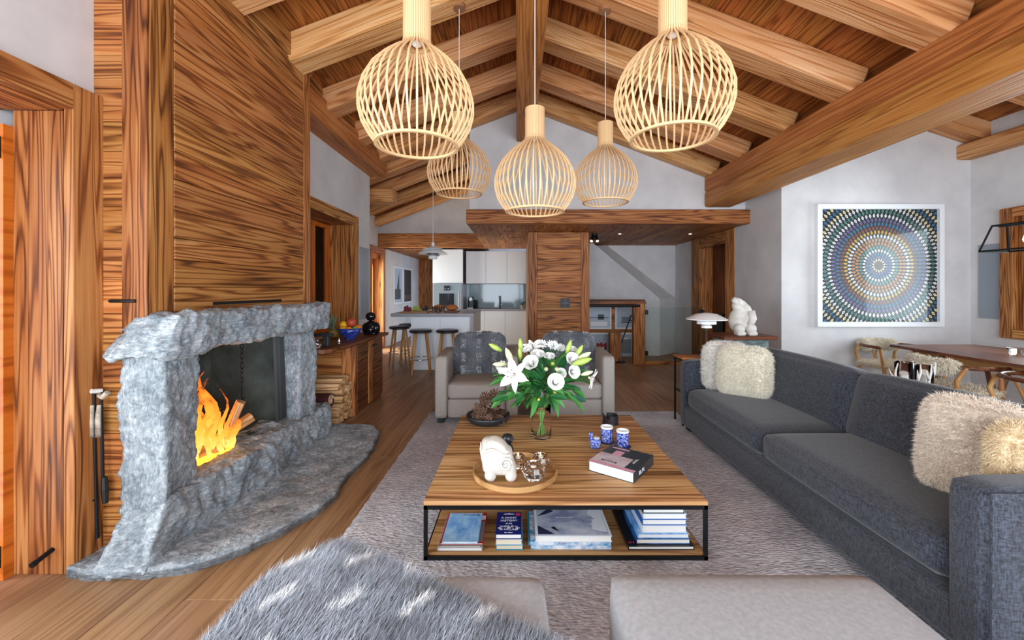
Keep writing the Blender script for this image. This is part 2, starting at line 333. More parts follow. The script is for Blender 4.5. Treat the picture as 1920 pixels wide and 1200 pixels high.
kb = struct('trim_1', box(-3.2, -.73, 9.52, 9.72, 2.3, 2.6), 'batten')
plank('beam', (-3.2, 9.46, 2.46), (-.6, 9.46, 2.46), (0, 0, 1), .32, .13, 'old_larch', kb, .008)
hs = struct('ceiling_hall', box(-3.4, -.7, 9.5, 13.2, 2.32, 2.4), 'batten')
for i in range(12): x = -3.2+.21*i; plank('soffit_board', (x, 9.5, 2.31), (x, 13.1, 2.31), (1, 0, 0), .205, .02, 'old_larch', hs, .002)
# ---------------------------------------------------------------- left side: terrace door, chimney breast, wall with window
wl = struct('wall_left_front', B().box(-2.5, -2.15, -.5, 2.12, 2.34, 5.0).box(-2.5, -2.15, -2, -.4, 0, 5.0).box(-2.7, -2.46, 1.97, 2.12, 0, 2.34), 'plaster')
for xa, xb, m in ((-2.155, -2.225, 'old_larch'), (-2.225, -2.32, 'old_larch'), (-2.32, -2.39, 'old_larch')):
    plank('reveal_board', ((xa+xb)/2, 1.985, 0), ((xa+xb)/2, 1.985, 2.2), (1, 0, 0), abs(xb-xa)-.002, .03, m, wl)
plank('casing_post', (-2.125, 2.045, 0), (-2.125, 2.045, 2.325), (0, 1, 0), .15, .05, 'old_larch', wl)
plank('casing_header', (-2.125, -.4, 2.265), (-2.125, 1.97, 2.265), (0, 0, 1), .12, .05, 'old_larch', wl)
plank('lintel_board', (-2.3, -.4, 2.215), (-2.3, 1.97, 2.215), (1, 0, 0), .3, .03, 'old_larch', wl)
d1 = struct('door_1', box(-2.56, -2.46, -.4, 1.97, 2.12, 2.2).box(-2.56, -2.385, 1.93, 1.97, 0, 2.12).box(-2.56, -2.46, -.4, -.3, 0, 2.12), 'orange_door')
obj('door_leaf_frame', B().box(-2.5, -2.44, 1.78, 1.86, .03, 2.1).box(-2.5, -2.44, .6, .68, .03, 2.1).box(-2.5, -2.44, .68, 1.78, 2.0, 2.1).box(-2.5, -2.44, .68, 1.78, .03, .15), 'orange_door', d1)
obj('pane', box(-2.475, -2.465, .68, 1.78, .15, 2.0), 'pane_glass', d1)
for z in (.06, 1.96): obj('hinge', box(-2.415, -2.395, 1.915, 1.93, z, z+.10), 'black_metal', d1)
solo('door_stop', B().cyl((-2.20, 1.97, .12), (-2.20, 1.885, .10), .011).cyl((-2.2, 1.9, .1035), (-2.2, 1.883, .0995), .013), 'black_metal', 'black rubber door stop screwed low on the boarded door reveal', 'door stop')
ch = struct('wall_chimney', B().box(-2.6, -1.905, 2.14, 3.74, 1.02, 4.2).box(-2.7, -2.15, 2.14, 2.3, 0, 1.02).box(-2.7, -2.58, 2.3, 3.74, 0, 1.02).box(-2.58, -2.15, 3.45, 3.74, 0, 1.02), 'soot')
z = 0.0
while z < 3.7:
    h = R.choice((.1, .13, .15, .17)); plank('board', (-2.15, 2.125, z+h/2), (-2.004, 2.125, z+h/2), (0, 0, 1), h-.002, .03, 'old_larch', ch, .002); z += h
plank('board', (-1.94, 2.122, 0), (-1.94, 2.122, 3.7), (1, 0, 0), .126, .034, 'old_larch', ch)
plank('board', (-1.89, 2.197, 1.045), (-1.89, 2.197, 3.7), (0, 1, 0), .15, .03, 'old_larch', ch)
z = 1.045
while z < 3.26:
    h = R.choice((.12, .15, .17, .19, .21)); h = min(h, 3.262-z) if 3.262-z-h < .06 else h
    plank('board', (-1.89, 2.274, z+h/2), (-1.89, 3.645, z+h/2), (0, 0, 1), h-.003, .03+R.random()*.006, 'old_larch', ch, .003); z += h
plank('board', (-1.888, 3.70, 1.045), (-1.888, 3.70, 3.45), (0, 1, 0), .11, .036, 'old_larch', ch)
plank('trim_beam', (-1.88, 2.2, 3.36), (-1.88, 3.76, 3.36), (0, 0, 1), .18, .06, 'old_larch', ch, .006)
plank('trim_beam', (-1.9, 2.2, 3.56), (-1.9, 3.76, 3.56), (0, 0, 1), .2, .06, 'old_larch', ch, .006)
obj('vent_slot', box(-1.874, -1.868, 2.56, 3.30, 1.255, 1.275), 'black', ch)
solo('flue_handle', B().cyl((-1.93, 2.105, 1.292), (-2.06, 2.105, 1.292), .009).cyl((-2.05, 2.11, 1.292), (-2.05, 2.09, 1.292), .007), 'black', 'short black flue handle on the boarded chimney side', 'handle')
wl2 = struct('wall_left', B().box(-3.1, -2.2, 3.74, 4.42, 0, 3.6).box(-3.1, -2.2, 5.68, 6.2, 0, 3.6).box(-3.1, -2.2, 4.42, 5.68, 2.33, 3.6).box(-3.1, -2.2, 4.42, 5.68, 0, .75).box(-3.1, -2.75, 4.42, 5.68, .75, 2.33), 'plaster')
wi = struct('window_1', B().box(-2.56, -2.5, 4.55, 5.55, 2.15, 2.2).box(-2.56, -2.5, 4.55, 5.55, .8, .87).box(-2.56, -2.5, 5.47, 5.55, .87, 2.15).box(-2.56, -2.5, 4.55, 4.62, .87, 2.15).box(-2.56, -2.5, 5.1, 5.15, .87, 2.15), 'orange_door')
obj('pane', box(-2.535, -2.53, 4.6, 5.5, .85, 2.17), 'pane_glass', wi)
plank('casing', (-2.19, 5.62, .75), (-2.19, 5.62, 2.33), (0, 1, 0), .12, .05, 'old_larch', wi); plank('casing', (-2.19, 4.0, 2.27), (-2.19, 5.68, 2.27), (0, 0, 1), .13, .052, 'old_larch', wi)
plank('reveal_board', (-2.37, 5.585, .75), (-2.37, 5.585, 2.25), (1, 0, 0), .32, .05, 'old_larch', wi); plank('reveal_board', (-2.37, 4.42, 2.23), (-2.37, 5.6, 2.23), (1, 0, 0), .32, .04, 'old_larch', wi)
for i in range(4): plank('shutter_board', (-2.64, 4.55+.26*i, .8), (-2.64, 4.55+.26*i, 2.25), (0, 1, 0), .25, .03, 'shelf_oak', wi)
solo('wall_panel', box(-2.198, -2.186, 5.8, 6.13, .93, 1.95, bev=.002), 'grey_panel', 'flat grey heating panel on the plaster beside the wood-cased window', 'panel', grain=0)
struct('wall_kitchen_left', B().box(-3.4, -3.15, 6.2, 6.5, 0, 3.6).box(-3.4, -3.15, 7.9, 8.72, 0, 3.6).box(-3.4, -3.15, 6.5, 7.9, 0, .95).box(-3.4, -3.15, 6.5, 7.9, 2.25, 3.6).box(-3.4, -3.15, 8.72, 9.7, 2.2, 3.6).box(-3.4, -3.15, 9.7, 13.2, 0, 2.4).box(-3.15, -3.1, 9.78, 13.2, 0, 2.32), 'plaster')
d2 = struct('door_2', B().box(-3.4, -3.2, 8.74, 9.70, 2.05, 2.18), 'orange_door')
for y0 in (8.74, 9.62): plank('casing', (-3.12, y0+.06, 0), (-3.12, y0+.06, 2.2), (0, 1, 0), .14, .06, 'old_larch', d2)
plank('casing', (-3.12, 8.7, 2.24), (-3.12, 9.76, 2.24), (0, 0, 1), .12, .06, 'old_larch', d2); plank('reveal_board', (-3.25, 9.66, 0), (-3.25, 9.66, 2.05), (1, 0, 0), .2, .03, 'old_larch', d2)
obj('door_leaf', B().box(-3.36, -3.31, 8.78, 8.9, .02, 2.05).box(-3.36, -3.31, 9.52, 9.64, .02, 2.05).box(-3.36, -3.31, 8.9, 9.52, 1.93, 2.05).box(-3.36, -3.31, 8.9, 9.52, .02, .16), 'orange_door', d2); obj('pane', box(-3.34, -3.33, 8.9, 9.52, .16, 1.93), 'pane_glass', d2)
w5 = struct('added_window_5', B().box(-3.36, -3.28, 6.5, 7.9, .95, 1.03).box(-3.36, -3.28, 6.5, 7.9, 2.17, 2.25).box(-3.36, -3.28, 6.5, 6.58, 1.03, 2.17).box(-3.36, -3.28, 7.82, 7.9, 1.03, 2.17), 'orange_door'); obj('pane', box(-3.33, -3.32, 6.58, 7.82, 1.03, 2.17), 'pane_glass', w5)  # unseen kitchen window and its opening, added only to let daylight in
he = struct('wall_hall_end', box(-3.2, -1.9, 13.1, 13.2, 0, 2.4), 'batten')
for i in range(6): plank('board', (-3.05+.2*i, 13.08, 0), (-3.05+.2*i, 13.08, 2.3), (1, 0, 0), .196, .03, 'old_larch', he)
struct('wall_kitchen_back', box(-2.0, 1.2, 10.3, 10.4, 0, 2.4), 'plaster')
# ---------------------------------------------------------------- column with boards
co = struct('wall_column', box(.2, 1.175, 6.89, 9.6, 0, 2.3), 'batten')
plank('board', (.255, 6.875, 0), (.255, 6.875, 2.298), (1, 0, 0), .14, .03, 'old_larch', co); plank('board', (1.12, 6.875, 0), (1.12, 6.875, 2.298), (1, 0, 0), .14, .03, 'old_larch', co)
z = 0
while z < 2.28:
    h = min(R.choice((.13, .16, .2)), 2.298-z); plank('board', (.328, 6.878, z+h/2), (1.048, 6.878, z+h/2), (0, 0, 1), h-.002, .03, 'old_larch', co); z += h
t = thing('light_switch', 'square dark glass switch plate on the boarded column', 'switch', (.79, 6.862, 1.12))
obj('plate', box(.71, .865, 6.852, 6.863, 1.05, 1.205, bev=.004), 'switch', t)
for i in (0, 1):
    for j in (0, 1): obj('button', box(.716+.075*i, .785+.075*i, 6.848, 6.853, 1.056+.075*j, 1.125+.075*j, bev=.002), 'black', t)
# ---------------------------------------------------------------- stairwell
Y1, Y2 = 8.5, 8.95
a = [P(1108, 462, Y1), P(1237, 560, Y1), P(1268, 560, Y2), P(1137, 459, Y2)]
struct('wall_stair', B().prism([(1.15, Y1, 1.15), (1.15, Y1, 2.34), (a[0].x, Y1, 2.34), tuple(a[1]), (a[1].x, Y1, -.8), (2.6, Y1, -.8), (2.6, Y1, 1.15)], (0, .05, 0)), 'plaster')
struct('wall_stair_back', box(1.1, 3.5, Y2, Y2+.1, -.8, 2.4), 'plaster')
struct('trim_2', B().face(a[0], a[1], a[2], a[3]).face(a[1], a[2], (a[2].x, Y2, -.8), (a[1].x, Y1, -.8)), 'plaster')
struct('wall_stair_right', B().box(3.40, 3.5, 7.95, 9.0, -.8, 2.4), 'plaster')
df = struct('door_3', box(3.58, 3.62, 6.4, 7.95, 0, 2.3), 'side_walnut')
plank('casing', (3.36, 6.53, 0), (3.36, 6.53, 2.298), (0, 1, 0), .28, .06, 'old_larch', df); plank('casing', (3.36, 7.78, 0), (3.36, 7.78, 2.298), (0, 1, 0), .34, .06, 'old_larch', df)
plank('reveal_board', (3.47, 7.64, 0), (3.47, 7.64, 2.298), (1, 0, 0), .22, .05, 'old_larch', df); plank('casing', (3.36, 6.5, 2.2), (3.36, 7.8, 2.2), (0, 0, 1), .2, .055, 'old_larch', df)
# picture niche seen across the stairwell
pn = struct('wall_niche', box(1.15, 2.6, 8.46, 8.52, -.3, 1.15), 'batten')
for i in range(10): plank('board', (1.15, 8.45, -.22+.14*i), (2.55, 8.45, -.22+.14*i), (0, 0, 1), .138, .02, 'old_larch', pn)
def picture(px0, px1, py0, py1, y, label, art, group=None):
    p0, p1 = P(px0, py1, y), P(px1, py0, y); t = thing('framed_picture', label, 'picture', ((p0.x+p1.x)/2, y+.02, p0.z), 0, group); f = .03
    b = B()
    for q in ((p0.x, p1.x, p0.z, p0.z+f), (p0.x, p1.x, p1.z-f, p1.z), (p0.x, p0.x+f, p0.z+f, p1.z-f), (p1.x-f, p1.x, p0.z+f, p1.z-f)): b.box(q[0], q[1], y-.02, y+.02, q[2], q[3])
    obj('frame', b, 'white_frame', t); obj('mat_board', box(p0.x+f, p1.x-f, y, y+.01, p0.z+f, p1.z-f), art[0], t)
    W, Hh = p1.x-p0.x, p1.z-p0.z
    for (u0, u1, v0, v1, m) in art[1]: obj('print', box(p0.x+W*u0, p0.x+W*u1, y-.004, y-.001, p0.z+Hh*v0, p0.z+Hh*v1), m, t)
    return t
for k, v in (('print_sky', 'aebccb'), ('print_dark', '2b2a2c'), ('print_red', '96202a'), ('print_grey', '77818b'), ('print_white', 'e6e8ea'), ('print_brown', '5b4a40')): plain(k, rgb(v), .4)
picture(1098, 1146, 571, 617, 8.42, 'white framed print of a dark hut on stilts, above the red flag print', ('print_sky', [(.48, .72, .38, .6, 'print_dark'), (.1, .9, .45, .48, 'print_brown'), (.2, .85, .12, .3, 'print_white')]))
picture(1153, 1189, 571, 617, 8.42, 'white framed print of a hazy grey structure, behind the upper black lamp arm', ('print_sky', [(.35, .8, .3, .5, 'print_grey'), (.3, .9, .26, .29, 'print_dark')]))
t = picture(1098, 1146, 624, 672, 8.42, 'white framed print of a red and white flag over the stairwell', ('print_sky', [(.42, .52, .38, .6, 'print_red'), (.52, .72, .38, .6, 'print_white'), (.72, .82, .38, .6, 'print_red'), (.42, .82, .34, .38, 'print_dark'), (.61, .63, .62, .95, 'print_white')]))
lf = [(0, 1), (.12, .7), (.32, .82), (.26, .45), (.55, .55), (.48, .32), (.8, .25), (.45, -.1), (.5, -.3), (.05, -.22), (.04, -.6)]; lf = lf+[(-x, y) for x, y in lf[:0:-1]]
c = P(1127.5, 648.5, 8.41); obj('maple_leaf', B().prism([(c.x+.09*x, 8.413, c.z+.09*y) for x, y in lf], (0, -.003, 0)), 'print_red', t)
picture(1153, 1189, 624, 672, 8.42, 'white framed pale print half hidden behind the wooden post stand', ('print_sky', [(.15, .85, .2, .75, 'print_grey'), (.3, .7, .75, .8, 'print_white')]))
bl = thing('stair_balustrade', 'wooden stair post with black rail and glass guard over the stairwell', 'balustrade', (2.2, 7.5, 0))
plank('post', (2.19, 7.53, 0), (2.19, 7.53, 1.10), (1, 0, 0), .2, .12, 'old_larch', bl); plank('top_board', (1.2, 7.55, 1.115), (2.32, 7.55, 1.115), (0, 1, 0), .12, .05, 'side_walnut', bl)
obj('handrail', B().cyl((1.2, 7.47, 1.06), (2.2, 7.47, 1.06), .025), 'black_metal', bl)
obj('pane', box(2.31, 3.38, 7.52, 7.535, .06, 1.03), 'pane_glass', bl); plank('sill_board', (2.3, 7.53, .03), (3.36, 7.53, .03), (0, 1, 0), .1, .06, 'old_larch', bl)
for z in (.16, .9): obj('clamp', box(2.29, 2.36, 7.5, 7.55, z, z+.08), 'black', bl); obj('clamp', box(3.3, 3.36, 7.5, 7.55, z, z+.08), 'black', bl)
st = thing('floor_lamp', 'thin black angled floor lamp leaning before the stair pictures', 'lamp', (1.75, 7.9, 0))
obj('pole', B().tube([P(1163, 684, 7.7), P(1158, 662, 7.75), P(1184, 590, 7.8)], .012, 8), 'black', st); obj('arm', B().cyl(P(1181, 600, 7.8), P(1190, 602, 7.8), .01), 'black', st)
obj('foot', B().lathe([(0, 0), (.09, 0), (.09, .015), (0, .02)], (P(1163, 684, 7.7).x, 7.7, 0), 20), 'black', st)
solo('post_stand', B().box(1.72, 1.93, 7.72, 7.86, 0, .55, bev=.006).box(1.81, 1.835, 7.70, 7.72, .32, .5), 'old_larch', 'short wooden block stand beside the black angled floor lamp', 'stand')
sp = thing('spotlight', 'black twin spotlight under the plank soffit beside the column', 'spotlight', (1.32, 7.1, 2.29))
obj('base', B().lathe([(0, 0), (.05, 0), (.05, -.025), (0, -.025)], (1.32, 7.1, 2.3), 16), 'black', sp)
for d in (-1, 1): h = obj('head', B().cyl((1.32+d*.02, 7.1, 2.27), (1.30+d*.05, 7.02, 2.17), .03), 'black', sp); obj('lens', B().cyl((1.30+d*.05, 7.02, 2.17), (1.2995+d*.0505, 7.018, 2.1675), .024), 'lamp_glow', h)
for d in (-1, 1): spot('spot_bulb', (1.2985+d*.0515, 7.014, 2.1625), (1.28+d*.081, 6.94, 2.07), 4, (1, .93, .86), 1.2)
# ---------------------------------------------------------------- right side walls
struct('wall_dining', B().box(3.34, 5.9, 5.26, 5.5, 0, 4.5).box(3.34, 3.6, 5.5, 6.39, 0, 2.9), 'plaster')
struct('wall_right', B().box(5.73, 5.9, 4.86, 5.26, 0, 4.2).box(5.73, 5.9, -2, 4.86, 2.28, 4.2).box(5.73, 5.9, -2, 4.86, 0, .8).box(5.73, 5.9, 2.9, 3.3, .8, 2.28).box(5.73, 5.9, -2, .3, .8, 2.28), 'plaster')
w2 = struct('window_2', B().box(5.8, 5.86, 3.3, 4.8, .8, .88).box(5.8, 5.86, 3.3, 4.8, 2.2, 2.28).box(5.8, 5.86, 3.3, 3.38, .88, 2.2).box(5.8, 5.86, 4.72, 4.8, .88, 2.2), 'orange_door'); obj('pane', box(5.825, 5.83, 3.35, 4.75, .85, 2.22), 'pane_glass', w2)
for a_, b_ in (((5.70, 4.83, .79), (5.70, 4.83, 2.29)), ((5.70, 3.3, .79), (5.70, 3.3, 2.29))): plank('casing', a_, b_, (0, 1, 0), .13, .06, 'old_larch', w2)
for z in (.84, 2.24): plank('casing', (5.70, 3.25, z), (5.70, 4.88, z), (0, 0, 1), .11, .058, 'old_larch', w2)
plank('shutter_board', (5.74, 4.72, .88), (5.74, 4.72, 2.2), (0, 1, 0), .12, .03, 'old_larch', w2)
w3 = struct('added_window_3', B().box(5.8, 5.86, .3, 2.9, .8, .88).box(5.8, 5.86, .3, 2.9, 2.2, 2.28).box(5.8, 5.86, 1.55, 1.63, .88, 2.2), 'orange_door')  # out-of-view window added to the right wall; its opening lets in sky light
solo('wall_panel', box(5.716, 5.728, 4.92, 5.16, 1.0, 1.9, bev=.002), 'grey_panel', 'flat grey panel on the dining wall beside the wood-cased window', 'panel', grain=2)
# rear wall with the glazed opening that lights the room
struct('wall_rear', B().box(-2.5, -2.0, -2.1, -2, 0, 5).box(4.4, 5.9, -2.1, -2, 0, 5).box(-2.0, 4.4, -2.1, -2, 2.7, 5), 'plaster')
w4 = struct('window_4', B().box(-2, 4.4, -2.08, -2.0, .0, .08).box(-2, 4.4, -2.08, -2.0, 2.62, 2.7).box(-2, -1.9, -2.08, -2, .08, 2.62).box(4.3, 4.4, -2.08, -2, .08, 2.62).box(.08, .18, -2.08, -2, .08, 2.62).box(2.2, 2.3, -2.08, -2, .08, 2.62), 'orange_door')
struct('floor_terrace', box(-7, -3.5, -4, 12, -.12, -.03).box(-3.5, -2.56, -4, 2.0, -.12, -.005), 'shelf_oak')
# ---------------------------------------------------------------- fireplace
def rock(x0, x1, y0, y1, z0, z1, step, amp, seed=0, deform=None, sc=5, round_=.03):
    b = B(); bm = b.b; nx, ny, nz = (max(2, int((q-p)/step)) for p, q in ((x0, x1), (y0, y1), (z0, z1)))
    vs = {}
    def vert(i, j, k):
        if (i, j, k) not in vs:
            p = Vector((x0+(x1-x0)*i/nx, y0+(y1-y0)*j/ny, z0+(z1-z0)*k/nz)); c = Vector(((x0+x1)/2, (y0+y1)/2, (z0+z1)/2)); h = Vector(((x1-x0)/2, (y1-y0)/2, (z1-z0)/2))
            d = p-c; n = Vector([max(0, abs(d[a])-(h[a]-round_))*(1 if d[a] > 0 else -1) for a in range(3)])
            if n.length > round_: p -= n.normalized()*(n.length-round_)*.7
            n = n.normalized() if n.length > 1e-5 else Vector((0, 0, 1))
            q = p*sc+Vector((seed, seed*2, seed*3)); e = noise.noise(q)*.5+noise.noise(q*2.1)*.35+noise.noise(q*4.7)*.32+abs(noise.noise(q*9))*.32-.12
            p += n*e*amp
            if deform: p = deform(p, (i/nx, j/ny, k/nz))
            vs[(i, j, k)] = bm.verts.new(p)
        return vs[(i, j, k)]
    for i in range(nx):
        for j in range(ny):
            for k in (0, nz): bm.faces.new((vert(i, j, k), vert(i+1, j, k), vert(i+1, j+1, k), vert(i, j+1, k)))
    for i in range(nx):
        for k in range(nz):
            for j in (0, ny): bm.faces.new((vert(i, j, k), vert(i+1, j, k), vert(i+1, j, k+1), vert(i, j, k+1)))
    for j in range(ny):
        for k in range(nz):
            for i in (0, nx): bm.faces.new((vert(i, j, k), vert(i, j+1, k), vert(i, j+1, k+1), vert(i, j, k+1)))
    return b
fp = thing('fireplace', 'rough blue-grey stone fireplace with thick mantel and curved hearth slab', 'fireplace', (-1.9, 2.9, 0))
OUT = [(-2.11, 1.945), (-2.03, 1.93), (-1.744, 1.94), (-1.546, 1.985), (-1.38, 2.13), (-1.28, 2.295), (-1.195, 2.49), (-1.165, 2.67), (-1.21, 2.98), (-1.18, 3.28), (-1.22, 3.6), (-1.27, 3.85), (-1.37, 4.02), (-1.55, 4.06), (-1.80, 4.06)]
def outline(v):
    t = v*(len(OUT)-1); i = min(int(t), len(OUT)-2); f = t-i; p = Vector(OUT[i]).lerp(Vector(OUT[i+1]), f)
    q = p+Vector((noise.noise((p.x*9, p.y*9, 3))*.018, noise.noise((p.x*9, p.y*9, 8))*.018)) if 0 < v < 1 else p
    return q
def slab(u, v):
    p = outline(v); b = Vector((-2.1, 2.08+1.9*v)); q = b.lerp(p, min(u/.9, 1))
    z = .045+.012*noise.noise((q.x*6, q.y*6, 1))+.006*noise.noise((q.x*22, q.y*22, 1)) if u < .88 else (.03 if u < .95 else 0.0)
    return Vector((q.x, q.y, z))
obj('hearth_slab', B().grid(slab, 40, 110), 'gneiss', fp, smooth=True)
def dstep(p, t):
    if t[1] < .12: p.y -= (1-t[1]/.12)*.15*(1-t[2])
    if t[1] < .18: p.x += (1-t[0])*(.10+.05*t[2])*(1-t[1]/.18)
    p.x += .02*math.sin(p.y*5)*t[0]-.03*t[2]*t[0]
    if t[1] > .93 and t[0] > .5: p.x -= (t[1]-.93)*1.1
    return p
obj('raised_hearth', rock(-2.1, -1.71, 2.07, 3.98, .02, .285, .018, .05, 3, dstep, 6), 'gneiss', fp, smooth=True)
def dpil(p, t):
    p.x -= .10*t[1]*t[0]; p.x -= .015*(1-t[2])*(1-t[0])*0; return p
obj('pillar', rock(-1.99, -1.75, 2.075, 2.42, .22, 1.04, .016, .045, 9, dpil, 6), 'gneiss', fp, smooth=True)
obj('pillar', rock(-1.98, -1.80, 3.44, 3.73, .25, 1.04, .022, .035, 14, None, 6), 'gneiss', fp, smooth=True)
def dman(p, t):
    if t[1] < .14: k = 1-t[1]/.14; p.y += k*k*.10*t[2]; p.x += 0; p.z -= k*k*.06*t[2]*(1-t[0])
    if t[0] < .4 and t[1] < .3: p.y += (.4-t[0])*.16
    return p
obj('mantel', rock(-2.06, -1.69, 1.98, 3.76, 1.012, 1.225, .018, .055, 21, dman, 5.5, .04), 'gneiss', fp, smooth=True)
obj('firebox_back', box(-2.58, -2.52, 2.3, 3.5, .24, 1.04), 'soot_stone', fp); obj('firebox_floor', box(-2.55, -1.95, 2.4, 3.46, .24, .275), 'soot_stone', fp)
obj('firebox_side', box(-2.55, -1.97, 3.42, 3.46, .26, 1.04), 'soot_stone', fp); obj('firebox_side', box(-2.55, -1.99, 2.36, 2.41, .26, 1.04), 'soot', fp)
obj('lintel', box(-1.99, -1.95, 2.41, 3.44, .985, 1.04), 'black_metal', fp)
b = B(); pts = [(-1.93+.018*math.sin(i*1.6), 3.28+.012*i) for i in range(13)]
for p, q in zip(pts, pts[1:]): b.face((p[0], p[1], .985), (q[0], q[1], .985), (q[0]+.02, q[1]+.01, .30), (p[0]+.02, p[1]+.01, .30))
obj('spark_curtain', b, 'black', fp)
b = B()
for i in range(9): b.tube([(-2.02+.012*math.cos(a)*(i % 2), 3.05+.012*math.cos(a)*(1-i % 2), .97-.036*i+.02*math.sin(a)) for a in [k*PI/4 for k in range(9)]], .003, 5)
b.tube([(-2.02, 3.05, .65), (-2.02, 3.05, .56), (-2.0, 3.03, .545), (-1.985, 3.03, .57)], .005, 6); obj('chain', b, 'black_metal', fp)
def log_mesh(L, w, h, seed):
    rr = random.Random(seed); b = B(); n = 6; a0 = rr.random()*6; sec = []
    for k in range(5):
        a = a0+2*PI*k/5+rr.uniform(-.25, .25); sec.append((math.cos(a)*w/2*rr.uniform(.8, 1.1), math.sin(a)*h/2*rr.uniform(.8, 1.1)))
    rows = [[b.b.verts.new((L*(i/n-.5)+(rr.uniform(-.01, .01) if i in (0, n) else 0), y*(1+rr.uniform(-.05, .05)), z*(1+rr.uniform(-.05, .05)))) for y, z in sec] for i in range(n+1)]
    for p, q in zip(rows, rows[1:]):
        for k in range(5): b.b.faces.new((p[k], p[(k+1) % 5], q[(k+1) % 5], q[k]))
    b.b.faces.new(rows[0]); b.b.faces.new(rows[-1]); bmesh.ops.recalc_face_normals(b.b, faces=b.b.faces)
    me = bpy.data.meshes.new('log'); b.b.to_mesh(me); b.b.free(); me.materials.append(MT['firewood']); return me
LOGS = [log_mesh(.40, .11, .10, k) for k in range(6)]
def log(k, loc, rot, label, group=None, sc=(1, 1, 1), name='split_log'):
    W = Matrix.Translation(loc) @ Euler(rot).to_matrix().to_4x4() @ Matrix.Diagonal((*sc, 1)); return tag(meshobj(name, LOGS[k], None, W), label, 'log', group)
log(0, (-1.93, 2.80, .435), (0, -1.2, .5), 'split log leaning upright against the flames', sc=(.8, 1, .7))
log(1, (-1.99, 2.90, .37), (.2, -.45, .9), 'short split log tilted behind the upright burning log', sc=(.7, .9, .8))
log(2, (-1.99, 2.58, .33), (0, 0, 1.25), 'charred log lying at the foot of the flames', sc=(.75, .8, .8))
log(3, (-2.24, 2.64, .325), (0, 0, .6), 'log lying deep in the firebox under the flames', sc=(.8, .9, .9))
# flames: emissive tongues, see-through towards their tips
s = N('flame'); tc = s.n('ShaderNodeTexCoord'); sp_ = s.n('ShaderNodeSeparateXYZ'); s.l(tc.outputs['Generated'], sp_.inputs[0])
nz = s.noise(s.coord((9, 9, 3), True), 2.2, 3, .6, .6); e = s.n('ShaderNodeEmission'); hgt = sp_.outputs[0]
s.l(s.ramp(s.math('ADD', hgt, s.math('MULTIPLY', nz, .3)), (.1, (1, .62, .16)), (.55, (1, .36, .04)), (1, (.9, .14, .01))), e.inputs[0]); e.inputs[1].default_value = 1.15
tr = s.n('ShaderNodeBsdfTransparent'); mx = s.n('ShaderNodeMixShader'); s.l(s.ramp(s.math('ADD', s.math('MULTIPLY', hgt, .3), s.math('MULTIPLY', nz, .8)), (.40, (0, 0, 0)), (.74, (1, 1, 1))), mx.inputs[0]); s.l(e.outputs[0], mx.inputs[1]); s.l(tr.outputs[0], mx.inputs[2]); s.l(mx.outputs[0], s.o.inputs[0]); MT['flame'] = s.m
fi = thing('fire', 'orange log fire burning in the stone fireplace', 'fire', (-2.02, 2.68, .3)); rr = random.Random(5)
for i in range(24):
    cx, cy, hh, w_ = -2.16+rr.random()*.26, 2.50+rr.random()*.32, .14+rr.random()*.36, .012+rr.random()*.022
    if i < 3: cx, cy, hh, w_ = ((-1.99, 2.68, .55, .038), (-2.03, 2.70, .46, .034), (-1.95, 2.66, .38, .028))[i]
    ph = rr.random()*6; pts = [(cx+.05*math.sin(ph+j*.9)*j/8, cy+.025*math.cos(ph*2+j*.9)*j/8, .30+hh*j/9) for j in range(10)]
    obj('flame', B().tube(pts, [w_*max(.04, math.sin(PI*min(1, (j/9)**.75*.93+.12))) for j in range(10)], 10), 'flame', fi, smooth=True, grain=2)
obj('ember_bed', rock(-2.2, -1.9, 2.5, 2.82, .275, .305, .03, .03, 4), 'ember', fi)
point('fire_light', (-2.0, 2.68, .5), 6, (1, .42, .1), .12)
# fire tools hanging beside the pillar
ft = thing('fire_tool_set', 'wrought iron fire tools with antler handles beside the stone pillar', 'fire tools', (-2.09, 2.07, .1))
obj('hook_bar', B().cyl((-2.12, 2.115, .84), (-2.03, 2.06, .84), .006), 'black_metal', ft)
for i, (x, y, zb) in enumerate(((-2.095, 2.06, .12), (-2.065, 2.065, .38))):
    obj('shaft', B().tube([(x, y, .84), (x+.002, y, .7), (x+.008, y, .4), (x+.016, y, zb)], [.006, .006, .007, .009], 8), 'black_metal', ft)
    obj('antler_handle', B().tube([(x-.004, y-.006, .78), (x-.01, y-.006, .70), (x-.008, y-.006, .62)], [.009, .013, .012], 8), 'antler', ft, smooth=True)
    obj('antler_tip', B().cyl((x-.01, y+.01, .845), (x-.02, y-.03, .853), .012, .011), 'white_stone', ft)
obj('tine_ring', B().tube([(-2.105+.025*math.cos(a), 2.06, .325+.02*math.sin(a)) for a in [PI+k*PI/6 for k in range(7)]], .005, 6), 'black_metal', ft); obj('brush', B().tube([(-2.05, 2.065, .42), (-2.047, 2.065, .36), (-2.045, 2.065, .29)], [.012, .016, .012], 8), 'black', ft)
obj('antler_cuff', B().tube([(-2.06, 2.05, .83), (-2.04, 2.045, .82), (-2.01, 2.04, .845)], [.012, .011, .013], 8), 'antler', ft)
